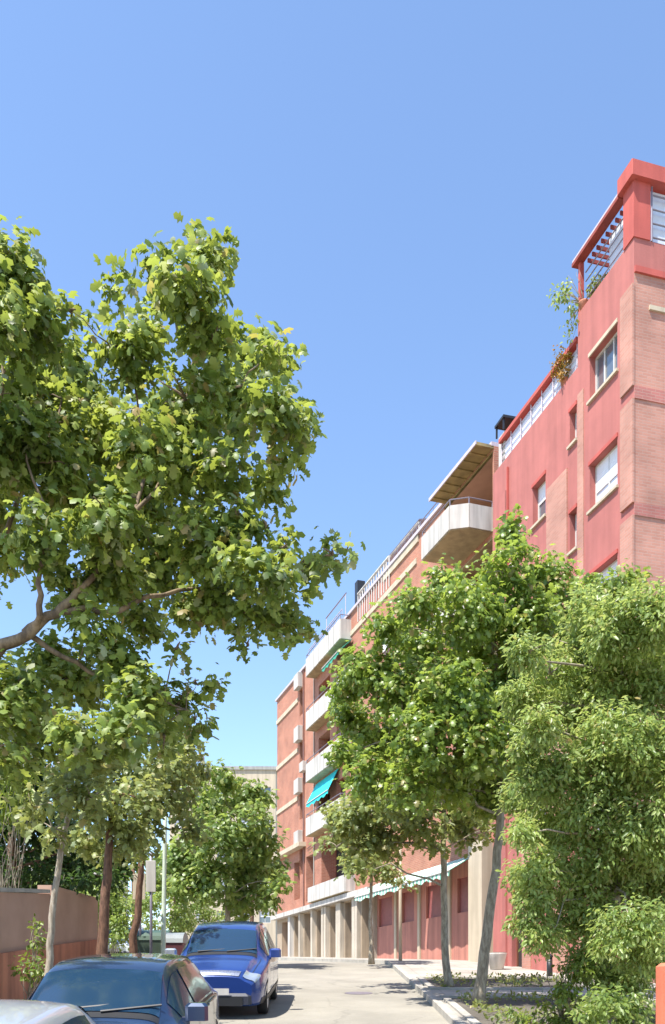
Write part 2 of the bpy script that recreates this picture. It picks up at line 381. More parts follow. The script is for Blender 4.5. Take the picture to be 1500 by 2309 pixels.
ribbon('kerb_left', lambda Y: kerb_l(Y)-.15, lambda Y: kerb_l(Y), -20, 100, .134, M['kerb'], .5, skirt=.3)
# planting beds in the pavement, edged with concrete
def bed(x0, x1, y0, y1):
    ribbon('planting_bed', lambda Y: x0, lambda Y: x1, y0, y1, .145, M['soil'], .5)
    ribbon('bed_kerb', lambda Y: x0-.14, lambda Y: x0, y0, y1, .17, M['kerb'], .5, .25)
    ribbon('bed_kerb', lambda Y: x1, lambda Y: x1+.14, y0, y1, .17, M['kerb'], .5, .25)
    ribbon('bed_kerb', lambda Y: x0-.14, lambda Y: x1+.14, y0-.16, y0, .172, M['kerb'], .16, .25)
    ribbon('bed_kerb', lambda Y: x0-.14, lambda Y: x1+.14, y1, y1+.16, .172, M['kerb'], .16, .25)
bed(2.36, 5.9, 20.2, 23.4)
bed(2.36, 6.2, 12.5, 18.2)
# manhole and joint on the road
def disc(cx, cy, r, n=20):
    return [(cx+r*math.cos(2*math.pi*k/n), cy+r*math.sin(2*math.pi*k/n), g(cy+r*math.sin(2*math.pi*k/n))+.012) for k in range(n)]
o = link_mesh('manhole_cover', disc(.6, 20.5, .33), [tuple(range(20))], M['rail']); tag(o, 'round iron manhole cover in the pale road', 'manhole cover')

# ================================================================ BUILDINGS
def frame_of(C, d):                                   # facade frame: +x along the facade, +y out to the street
    return math.atan2(d[1], d[0])
def facade(mb, x0, x1, z0, z1, ops, y=0.0, rev=.22):
    X = sorted(set([x0,x1]+[a for o in ops for a in o[:2]])); Z = sorted(set([z0,z1]+[a for o in ops for a in o[2:4]]))
    for i in range(len(X)-1):
        for j in range(len(Z)-1):
            cx=(X[i]+X[i+1])/2; cz=(Z[j]+Z[j+1])/2
            if any(o[0]<cx<o[1] and o[2]<cz<o[3] for o in ops): continue
            mb.quad((X[i],y,Z[j]),(X[i],y,Z[j+1]),(X[i+1],y,Z[j+1]),(X[i+1],y,Z[j]))
    for o in ops:
        a,b_,c,d = o[:4]; r = o[4] if len(o)>4 else rev
        mb.quad((a,y,c),(a,y-r,c),(a,y-r,d),(a,y,d)); mb.quad((b_,y,c),(b_,y,d),(b_,y-r,d),(b_,y-r,c))
        mb.quad((a,y,d),(a,y-r,d),(b_,y-r,d),(b_,y,d)); mb.quad((a,y,c),(b_,y,c),(b_,y-r,c),(a,y-r,c))
def window(parent, a, b_, c, d, y=-.20, shutter=0.0, frame='frame', mull=1, glass='glass', sill=True, lab=None):
    fr = MB(); w=.06
    fr.box(a,b_,y-.05,y+.03,d-w,d); fr.box(a,b_,y-.05,y+.03,c,c+w)
    fr.box(a,a+w,y-.048,y+.028,c+w,d-w); fr.box(b_-w,b_,y-.048,y+.028,c+w,d-w)
    for k in range(mull):
        x = a+(b_-a)*(k+1)/(mull+1); fr.box(x-.025,x+.025,y-.04,y+.025,c+w,d-w)
    o = fr.build('window', M[frame], parent)
    MB().box(a+w*.5,b_-w*.5,y-.045,y-.01,c+w*.5,d-w*.5).build('pane', M[glass], o)
    if shutter > 0:
        s = MB(); z1=d-w; z0=d-w-(d-c-2*w)*shutter
        nsl = max(2,int((z1-z0)/.06)); h=(z1-z0)/nsl
        for k in range(nsl): s.box(a+w,b_-w,y+.002,y+.022,z0+k*h+.006,z0+(k+1)*h)
        s.build('shutter', M['shutter'], o)
    if sill: MB().box(a-.06,b_+.06,-.215,.07,c-.075,c-.003).build('sill', M['cream'], o)
    if lab: o['label'] = lab
    return o
def balustrade(mb, pts, z0, h, bars=.11, t=.012):
    for p, q in zip(pts[:-1], pts[1:]):
        p=Vector((*p,0)); q=Vector((*q,0)); L=(q-p).length; n=max(1,int(L/bars))
        mb.tube([(p.x,p.y,z0+h),(q.x,q.y,z0+h)], t*1.8, 6)
        for k in range(n+1):
            w=p.lerp(q,k/n); mb.tube([(w.x,w.y,z0),(w.x,w.y,z0+h)], t, 4)

# ---- red building on the right ----
A0 = Vector((7.48,22,0)); d1 = (-.2652,.9643); R1 = frame_of(A0,d1)
rb = empty('apartment_building', A0, R1, 'tall red and pink brick corner apartment building with a roof pergola', 'building')
W1 = 2.62; L1 = 7.95; ZB = 1.6; ZA = 21.15; ZC = 19.7
ops = [(.72,2.02,18.35,19.55),(.72,2.02,15.38,16.62),(.72,2.02,12.4,13.65),(.72,2.02,9.45,10.7),(.72,2.02,6.5,7.7),
       (2.58+.1,3.05,17.75,18.7),(2.68,3.05,14.75,15.85),(2.68,3.05,11.8,12.9),(2.68,3.05,8.9,10.0),
       (4.42,5.2,16.55,17.75),(4.42,5.2,13.6,14.8),(4.42,5.2,10.6,11.8),(4.42,5.2,7.6,8.8),
       (6.05,6.6,16.1,17.35),(6.05,6.6,13.1,14.4),(6.05,6.6,10.1,11.4),(5.5,6.6,2.9,5.6)]
w = MB(); facade(w, 0, W1, ZB, ZA, [o for o in ops if o[1] < W1]); facade(w, W1, L1, ZB, ZC, [o for o in ops if o[0] > W1])
D = -12.0
w.quad((W1,0,ZC),(W1,0,ZA),(W1,D,ZA),(W1,D,ZC)); w.quad((L1,0,ZB),(L1,0,ZC),(L1,D,ZC),(L1,D,ZB))
w.quad((0,D,ZB),(L1,D,ZB),(L1,D,ZC),(0,D,ZC)); w.quad((0,D,ZC),(W1,D,ZC),(W1,D,ZA),(0,D,ZA))
w.quad((0,0,20.35),(0,D,20.35),(0,D,ZA),(0,0,ZA))                # red parapet on the end wall
w.quad((.2,-.2,20.4),(W1-.2,-.2,20.4),(W1-.2,D,20.4),(.2,D,20.4)); w.quad((W1,0-.2,19.0),(L1,-.2,19.0),(L1,D,19.0),(W1,D,19.0))
for (p,q,z0,z1) in (((.2,-.2),(W1-.2,-.2),20.4,ZA),((W1,-.2),(L1,-.2),19.0,ZC),((.2,-.2),(.2,D),20.4,ZA)):
    w.quad((p[0],p[1],z0),(q[0],q[1],z0),(q[0],q[1],z1),(p[0],p[1],z1))
w.quad((0,0,ZA),(W1,0,ZA),(W1,-.2,ZA),(0,-.2,ZA)); w.quad((W1,0,ZC),(L1,0,ZC),(L1,-.2,ZC),(W1,-.2,ZC)); w.quad((0,-.2,ZA),(.2,-.2,ZA),(.2,D,ZA),(0,D,ZA))
w.build('wall', M['red'], rb)
# end wall in pink brick with red floor bands
eb = MB(); eb.quad((0,0,ZB),(0,D,ZB),(0,D,20.35),(0,0,20.35)); eb.build('end_wall', M['pinkbrick'], rb)
for z in (5.4, 8.45, 11.35, 14.25, 17.15):
    MB().box(-.025,.0,D,-.0,z,z+.32).build('floor_band', M['floorband'], rb)
MB().box(-.06,-.0,D,.0,20.27,20.42).build('cornice', M['redtrim'], rb)
MB().box(-.05,0,-1.9,-.42,19.42,19.53).build('lintel', M['cream'], rb)
# brick corner pilaster and vertical brick strips
pl = MB()
for z0, z1 in ((ZB,5.4),(5.72,8.45),(8.77,11.35),(11.67,14.25),(14.57,17.15),(17.47,20.0)): pl.box(-.02,.52,0,.06,z0,z1)
pl.build('pilaster', M['pinkbrick'], rb)
MB().box(2.3,2.6,0,.03,ZB,18.9).build('pilaster', M['pinkbrick'], rb)
MB().box(3.15,4.3,0,.045,ZB,17.2).build('pilaster', M['pinkbrick'], rb)
MB().box(5.3,5.85,0,.03,ZB,15.6).build('pilaster', M['pinkbrick'], rb)
MB().box(6.9,7.15,0,.07,ZB,18.6).build('chase', M['red'], rb)
for o in ops:
    wide = o[1]-o[0] > .9; low = o[3] < 6
    if low: 
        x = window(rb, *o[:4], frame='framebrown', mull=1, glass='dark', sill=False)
    elif o[2] > 18.2: window(rb, *o[:4], mull=2, shutter=.0, lab='window with dark half open glass')
    else: window(rb, *o[:4], shutter=.0 if wide and o[2] > 16.5 else random.choice((.5,.62,.45)) , mull=1 if wide else 0, glass='screen' if wide else 'glass')  # wide panes: pale colour stands in for reflected sky
    MB().box(o[0]-.03,o[1]+.03,.0,.035,o[3],o[3]+.10).build('lintel', M['cream'] if o[2]>18 and wide else M['redtrim'], rb)
# roof pergola: corner post, beams, far post
pg = MB()
pg.box(-.03,.42,-.45,.03,ZA,22.55); pg.build('post', M['redtrim'], rb)
MB().box(2.50,2.60,-.12,.0,ZA,22.52).build('post', M['redtrim'], rb)
for yy in (-4.2,-8.2): MB().box(0,.4,yy-.4,yy,ZA,22.55).build('post', M['redtrim'], rb)
MB().box(-.16,.5,D,.16,22.55,22.95,.02).build('beam', M['redtrim'], rb)
MB().box(.5,2.75,-.12,.10,22.62,22.70).build('beam', M['lilac'], rb)
MB().box(.5,2.75,-.12,.12,22.52,22.615).build('beam', M['darkred'], rb)
for k in range(9): MB().box(.55+.22*k,.59+.22*k,-1.6,-.13,22.4,22.5).build('slat', M['darkred'], rb)
for z in (21.4,21.65,21.9,22.15): MB().tube([(.42,-.1,z),(2.38,-.1,z)], .018, 6).build('rail', M['rail'], rb)
sm = MB(); sm.box(.45,1.55,-.34,-.30,21.0,22.5); sm.build('screen', M['screen'], rb)
es = MB()
for a,b_ in ((-3.75,-.5),(-7.75,-4.25)):
    es = MB(); es.box(.1,.13,a,b_,ZA+.02,22.5); s_ = es.build('screen', M['screen'], rb)
    bb = MB()
    for z in (21.25,21.6,21.95,22.3): bb.tube([(-.01,a,z),(-.01,b_,z)], .02, 6)
    for k in range(4): y_=a+(b_-a)*k/3; bb.tube([(-.012,y_,ZA),(-.012,y_,22.5)], .022, 6)
    bb.build('screen_bars', M['rail'], s_)
# terrace railing over the lower wing
rl = MB(); 
for z in (19.95,20.15,20.35): rl.tube([(W1+.1,-.1,z),(L1-.4,-.1,z)], .013, 5)
for k in range(8): xx=W1+.2+k*.67; rl.tube([(xx,-.1,ZC),(xx,-.1,20.5)], .02, 6)
rl.build('railing', M['lilac'], rb); MB().box(W1+.1,L1-.4,-.2,.0,20.5,20.62).build('beam', M['redtrim'], rb)
MB().box(W1+.3,L1-.6,-.16,-.14,ZC+.05,20.42).build('screen', M['screen'], rb)
ch = MB(); ch.box(L1-.62,L1-.15,-.75,-.12,19.7,20.85,.02); c_ = ch.build('chimney', M['white'], rb)
cp = MB(); cp.box(L1-.72,L1-.06,-.85,-.02,21.2,21.28); 
for xx in (L1-.66,L1-.14):
    for yy in (-.8,-.1): cp.box(xx,xx+.05,yy,yy+.05,20.85,21.2)
cp.build('chimney_cap', M['black'], c_)
MB().box(6.78,6.84,.01,.07,8,19.3).build('downpipe', M['redtrim'], rb)

# ---- long brick block with balconies ----
C0 = Vector((5.59,30.7,0)); d2 = (-.3198,.9475); R2 = frame_of(C0,d2)
lb = empty('apartment_building', C0, R2, 'long orange brick apartment block with white balconies and a ground floor arcade', 'building')
L2 = 28.8; ZT = 21.3; Z0 = 2.6
levels = [(20.3,21.3),(17.2,20.3),(14.2,17.2),(11.0,14.2),(7.25,11.0)]
op2 = []
# far bay narrow windows
for z in (18.8,15.7,12.6,9.3): op2.append((23.0,23.65,z,z+1.55,.2))
# balcony bay doors
for z in (17.2,14.3,11.2): op2.append((17.9,19.9,z,z+2.2,.6)); op2.append((15.4,16.8,z,z+2.2,.3))
op2.append((15.4,19.4,7.6,10.4,.9)); op2.append((20.9,22.3,7.6,10.2,.7)); op2.append((23.6,24.8,7.9,10.2,.4))
for z in (17.6,14.6,11.5): op2 += [(7.2,8.4,z,z+1.3),(9.6,10.8,z,z+1.3),(12.6,13.8,z,z+1.3),(13.95,14.3,z,z+1.3)]
op2.append((.1,3.9,18.5,21.2,1.5)); op2.append((.1,3.0,15.5,18.2,1.3))
for z in (12.5,9.5): op2 += [(.9,2.9,z,z+2.1,.5),(3.8,4.9,z,z+2.1,.3)]
for s0,s1 in ((9.2,10.8),(6.8,8.1),(4.2,5.6),(1.4,2.8)): op2.append((s0,s1,5.35,6.65,.15))
garage = [(26.0,27.6,4.3,6.75,.5),(20.95,22.65,3.2,6.9,1.0),(18.95,20.25,3.2,6.9,1.0),(16.5,17.85,3.2,6.9,1.0),(14.1,15.45,3.2,6.9,1.0),(11.5,13.0,3.2,6.9,1.0),(23.4,24.75,3.2,6.9,1.0)]
up = [o for o in op2 if o[2] > 7.25]; gr = [o for o in op2 if o[2] <= 7.25]
w = MB(); facade(w, 0, L2, 7.25, ZT, up); D2=-10
w.quad((L2,0,Z0),(L2,0,ZT),(L2,D2,ZT),(L2,D2,Z0)); w.quad((0,D2,Z0),(L2,D2,Z0),(L2,D2,ZT),(0,D2,ZT)); w.quad((0,0,7.25),(0,D2,7.25),(0,D2,ZT),(0,0,ZT)); w.quad((0,0,ZT-.3),(L2,0,ZT-.3),(L2,D2,ZT-.3),(0,D2,ZT-.3))
w.build('wall', M['farbrick'], lb)
w = MB(); facade(w, 0, 11.2, Z0, 7.25, gr, rev=.15); w.quad((0,0,Z0),(0,D2,Z0),(0,D2,7.25),(0,0,7.25)); w.build('ground_floor_wall', M['salmon'], lb)
w = MB(); facade(w, 11.2, L2, Z0, 7.25, garage); w.build('arcade_wall', M['tan'], lb)
for o in op2:
    d_ = o[4] if len(o)>4 else .22
    if o in gr: 
        fr = MB(); fr.box(o[0],o[1],-.15,-.10,o[2],o[3]); fr.build('shutter', M['maroon'], lb); continue
    if o[2] in (15.5,18.5) and o[0] == .1:
        MB().box(o[0]-.1,o[1]+.1,-d_-.06,-d_+.0,o[2]-.1,o[3]+.1).build('recess_wall', M['olive' if o[2] > 18 else 'darkred'], lb)  # lower recess: shade on the red wall is put in as darker red
        MB().box(o[0]+.002,o[1]-.002,-d_,-.01,o[3]-.06,o[3]-.004).build('recess_ceiling', M['olive' if o[2] > 18 else 'soffit'], lb)
        window(lb, o[0]+.6, o[1]-.9, o[2]+.02, o[2]+2.1, y=-d_+.06, frame='framebrown', glass='glass', sill=False, mull=2); continue
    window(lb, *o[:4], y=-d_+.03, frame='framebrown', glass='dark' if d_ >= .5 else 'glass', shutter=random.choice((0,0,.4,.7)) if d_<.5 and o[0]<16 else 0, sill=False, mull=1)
for o in garage:
    x = MB(); x.box(o[0],o[1],-o[4]-.03,-o[4]+.02,o[2],o[3])
    for k in range(14): zz = o[2]+(o[3]-o[2])*(k+.5)/14; x.box(o[0]+.04,o[1]-.04,-o[4]+.02,-o[4]+.035,zz,zz+.12)
    x.build('door', M['framebrown'] if o[0] < 25 else M['salmon'], lb)
for s in (11.0,13.15,13.55,15.6,16.0,18.0,18.45,20.4,22.85):     # white pilasters of the arcade
    MB().box(s,s+.34,.0,.22,Z0,6.95).build('pilaster', M['column'], lb)
for s in (3.3,6.1,8.6): MB().box(s,s+.22,0,.07,Z0,7.1).build('pilaster', M['cream'], lb)
MB().box(24.9,25.35,0,.25,Z0,7.1).build('pilaster', M['white'], lb)
MB().box(11.2,L2+.1,0,.42,6.98,7.25).build('ledge', M['white'], lb)
MB().box(22.3,L2+.1,0,.45,10.85,11.1).build('ledge', M['cream'], lb)
for z in (13.85,16.75,19.75): MB().box(23.9,L2+.02,0,.06,z,z+.26).build('cream_band', M['cream'], lb)
for z in (20.45,17.3,14.2,11.1): MB().box(23.0,23.9,0,.3,z-.05,z+.8,.01).build('shutter_box', M['white'], lb)
MB().box(22.62,22.78,0,.05,7.3,ZT).build('downpipe', M['framebrown'], lb)
MB().box(0,L2+.15,-.3,.10,ZT,ZT+.14).build('coping', M['lilac'], lb)
MB().box(6.5,16,0,.05,20.18,20.42).build('cream_band', M['cream'], lb)
for z in (17.1,14.1,11): MB().box(6.5,16,0,.05,z,z+.25).build('cream_band', M['cream'], lb)
MB().box(6.3,10.2,0,.06,21.0,21.28).build('cream_band', M['cream'], lb)
for (s_,z_) in ((22.0,15.2),(13.0,12.2),(8.9,18.3)): 
    MB().box(s_,s_+.7,.02,.32,z_,z_+.55,.02).build('air_conditioner', M['white'], lb)
MB().tube([(20.7,.03,7.4),(20.7,.03,21.2)],.035,6).build('downpipe', M['greyslab'], lb)
MB().tube([(9.0+k*1.0,.05,10.75-.12*math.sin(k*1.1)**2) for k in range(14)],.018,5).build('cable', M['black'], lb)
# pier next to the red building
MB().box(.05,1.05,0,.45,Z0,7.7).build('pier', M['cream'], lb)
def balcony(s0, s1, z, h=1.25, out=1.05, name='balcony', cham=.0, rail=False, soff='soffit'):
    b = MB()
    pts = [(s0,0),(s0,out),(s1,out),(s1,0)] if not cham else [(s0,0),(s0,out*.62),(s0+cham,out),(s1,out),(s1,0)]
    n=len(pts)
    b.add([(*p,z) for p in pts]+[(*p,z+.16) for p in pts], [tuple(range(n)),tuple(range(2*n-1,n-1,-1))]+[(i,i+1,n+i+1,n+i) for i in range(n-1)])
    o = b.build(name, M[soff], lb)  # darker slab edge under the parapet serves as a painted shadow line
    pr = MB()
    for p,q in zip(pts[:-1],pts[1:]):
        P_=Vector((*p,0)); Q_=Vector((*q,0)); nn = (Q_-P_).normalized().cross(Vector((0,0,1)))*-1
        nn = Vector((-(Q_-P_).y,(Q_-P_).x,0)).normalized()*.05
        a=[P_+nn,Q_+nn,Q_-nn,P_-nn]
        pr.add([(v_.x,v_.y,z+.03) for v_ in a]+[(v_.x,v_.y,z+h) for v_ in a],[(0,3,2,1),(4,5,6,7),(0,1,5,4),(1,2,6,5),(2,3,7,6),(3,0,4,7)])
    pr.build('parapet', M['white'], o)
    if rail:
        r_=MB(); 
        for p,q in zip(pts[:-1],pts[1:]): r_.tube([(*p,z+h+.22),(*q,z+h+.22)],.022,6)
        for p in pts: r_.tube([(*p,z+h),(*p,z+h+.22)],.02,6)
        r_.build('handrail', M['rail'], o)
    return o
for z in (20.0,17.0,14.08,11.05): balcony(14.6,20.4,z-.0,h=1.02,out=.55,rail=True)
for z in (18.35,15.35,12.35,9.35): balcony(.12,2.75,z,h=.85,out=1.45,cham=.35,rail=True)
balcony(14.0,20.2,7.3,h=.85,out=.5)
# open white balustrade of the upper terrace
bt = MB(); balustrade(bt, [(9.4,.05),(13.4,.05)], 20.45, 1.35, .3, .035); bt.build('balustrade', M['white'], lb)
dk = MB().box(9.4,13.4,-.0,.02,20.45,21.28).build('terrace_panel', M['salmon'], lb)
# timber eave over the top balcony
ev = MB(); ev.box(-.35,6.2,-.2,1.25,21.42,21.58); ev.box(-.38,6.25,1.25,1.33,21.40,21.62)
ev = MB(); ev.box(.02,3.8,.003,.66,21.25,21.33); e_ = ev.build('eave', M['olive'], lb)
MB().box(.02,3.84,.661,.70,21.24,21.37).build('gutter', M['lilac'], e_)
bo = MB()
for k in range(8): bo.box(.0+.5*k,.07+.5*k,-.0+.004,.655,21.21,21.248)
bo.build('rafters', M['olive'], e_)
# awnings (each fixed to the facade)
def awning(s0,s1,z,out,drop,mat,label):
    a = MB(); n=16
    for k in range(n):
        xa=s0+(s1-s0)*k/n; xb=s0+(s1-s0)*(k+1)/n; w0=.03*math.sin(k*1.7); w1=.03*math.sin((k+1)*1.7)
        a.quad((xa,.05,z),(xb,.05,z),(xb,out,z-drop+w1),(xa,out,z-drop+w0)); a.quad((xa,out,z-drop+w0),(xb,out,z-drop+w1),(xb,out+.02,z-drop-.22+w1*2),(xa,out+.02,z-drop-.22+w0*2))
    o = a.build('awning', M[mat], lb); o['label']=label
    sol = o.modifiers.new('thick','SOLIDIFY'); sol.thickness=.02
    MB().tube([(s0,out+.02,z-drop-.02),(s1,out+.02,z-drop-.02)],.03,6).build('awning_bar', M['frame'], o)
awning(16.4,20.2,14.0,.62,1.15,'teal','turquoise canvas awning under a white balcony')
awning(14.2,16.8,19.95,.8,.7,'green','small green canvas awning near the roof')
awning(5.2,11.0,7.35,1.1,.62,'stripe','long green and white awning over the ground floor windows')
awning(1.25,5.0,7.35,1.1,.62,'stripe','shorter green and white awning beside the cream pier')
MB().box(13.9,14.3,-.5,-.1,ZT,22.75).build('chimney', M['black'], lb)
# rooftop canopy and rail
rc = empty('roof_canopy', lb.matrix_basis @ Vector((9.0,-.8,ZT)), R2, 'slanted grey sun canopy on the long block roof behind its parapet', 'canopy')
cf = MB(); 
for xx in (-1.6,2.2): 
    cf.tube([(xx,.3,-.3),(xx,.3,1.15)],.04,6); cf.tube([(xx,-1.6,-.3),(xx,-1.6,1.6)],.04,6)
cf.tube([(-1.6,.3,1.15),(2.2,.3,1.15)],.05,6); cf.build('frame', M['white'], rc)
cv = MB(); cv.add([(-1.7,.35,1.18),(2.3,.35,1.18),(2.3,-1.7,1.66),(-1.7,-1.7,1.66),(-1.7,.35,1.22),(2.3,.35,1.22),(2.3,-1.7,1.70),(-1.7,-1.7,1.70)],[(0,1,2,3),(7,6,5,4),(0,4,5,1),(1,5,6,2),(2,6,7,3),(3,7,4,0)]); cv.build('canvas', M['rail'], rc)
rr_ = empty('clothes_rail', lb.matrix_basis @ Vector((18.4,-.5,ZT)), R2, 'thin metal rail on posts above the far roof edge', 'rail')
q = MB(); q.tube([(-1.7,0,2.05),(1.7,0,2.05)],.035,6); q.build('crossbar', M['rail'], rr_)
for xx in (-1.6,1.6): MB().tube([(xx,0,-.3),(xx,0,2.02)],.02,6).build('post', M['lilac'], rr_)

for (s_,y_,h_,lab) in ((20.6,-1.2,2.3,'thin rooftop television antenna farther along the long block roof'),(12.2,-2.0,2.9,'taller rooftop television antenna behind the black chimney')):
    an = empty('roof_antenna', lb.matrix_basis @ Vector((s_,y_,ZT-.3)), R2, lab, 'antenna')
    MB().tube([(0,0,0),(0,0,h_)],.022,6).build('mast', M['rail'], an)
    q=MB(); q.tube([(-.5,0,h_-.1),(.5,0,h_-.1)],.015,5)
    for k in range(6): q.tube([(-.45+.18*k,-.25,h_-.1),(-.45+.18*k,.25,h_-.1)],.01,4)
    q.build('aerial', M['rail'], an)
rr3 = MB(); balustrade(rr3, [(14.6,.45),(20.3,.45)], 21.02, .5, .35, .012); rr3.build('railing', M['lilac'], lb)
rr3 = MB(); balustrade(rr3, [(3.9,-.1),(9.2,-.1)], 21.4, .45, .4, .012); rr3.build('railing', M['rail'], lb)
# ---- background buildings ----
def block(name, c, rz, L, Dp, h, mat, label, floors, cols, base=0, shutterp=.5):
    e = empty(name, (c[0],c[1],g(c[1])-.6), rz, label, 'building')
    ops=[]; fh = h/(floors+.4)
    for i in range(floors):
        for j in range(cols):
            x=L*(j+.5)/cols; ops.append((x-.6,x+.6,fh*i+1.5,fh*i+2.75))
    w=MB(); facade(w,0,L,0,h,ops); w.quad((0,0,0),(0,0,h),(0,-Dp,h),(0,-Dp,0)); w.quad((L,0,0),(L,-Dp,0),(L,-Dp,h),(L,0,h)); w.quad((0,-Dp,0),(0,-Dp,h),(L,-Dp,h),(L,-Dp,0)); w.quad((0,0,h),(L,0,h),(L,-Dp,h),(0,-Dp,h))
    w.build('wall', M[mat], e)
    for o in ops: window(e,*o,shutter=random.choice((0,.5,.9)),sill=False)
    MB().box(-.15,L+.15,-Dp-.15,.15,h,h+.35).build('roof', M['greyslab'], e)
    return e
block('apartment_building', (-5.9,92), math.radians(180), 11, 12, 20.6, 'cream', 'pale cream apartment block far behind at the end of the street', 6, 5)
block('apartment_building', (-17.5,66), math.radians(180), 15, 10, 8.6, 'white', 'low white building glimpsed between the left tree trunks', 2, 7)
block('brick_house', (-11.5,27), math.radians(168), 7, 6, 3.4, 'gplinth', 'low dark red house behind the left garden wall', 1, 3)

# ---- garden wall on the left ----
gw = empty('garden_wall', (-6.0,17,g(17)), 0, 'brown rendered garden wall with terracotta plinth along the left pavement', 'wall')
def wallrun(y0,y1,top,x0,x1,z0off,mat,name,h0=None,h1=None):
    v=[];f=[]; ysl=list(np.linspace(y0,y1,12))
    for Y in ysl:
        zb=g(Y)-g(17)+z0off; zt=top(Y)-g(17)
        v += [(x0,Y-17,zb),(x1,Y-17,zb),(x1,Y-17,zt),(x0,Y-17,zt)]
    for k in range(len(ysl)-1):
        for i in range(4): f.append((k*4+i,k*4+(i+1)%4,k*4+4+(i+1)%4,k*4+4+i))
    f.append((0,1,2,3)); n=len(v); f.append((n-1,n-2,n-3,n-4))
    return link_mesh(name,v,f,mat,gw)
wallrun(6,17.2,lambda Y:g(Y)+2.25,.30,.52,-.2,M['gwall'],'wall_panel')
wallrun(17.2,20.6,lambda Y:g(17.2)+2.42+.03*(Y-17.2),.28,.55,-.2,M['gwall'],'wall_panel')
wallrun(6,20.6,lambda Y:g(Y)+1.25,.525,.60,-.2,M['gplinth'],'plinth')
wallrun(6,17.1,lambda Y:g(Y)+2.33,.26,.56,2.262,M['greyslab'],'coping')

# ---- orange wall at lower right ----
ow = empty('boundary_wall', (3.75,9.9,g(9.9)), 0, 'orange red rendered wall end at the lower right edge', 'wall')
x = MB(); x.box(-.12,.3,-.32,.1,-.4,1.42,.04); x.build('gate_post', M['orange'], ow)
x = MB(); x.box(-.02,.2,-5,-.32,-1.3,1.1); x.build('wall_panel', M['orange'], ow)
x = MB(); x.box(.3,6,-.22,0,-.4,1.1); x.build('wall_panel', M['orange'], ow)

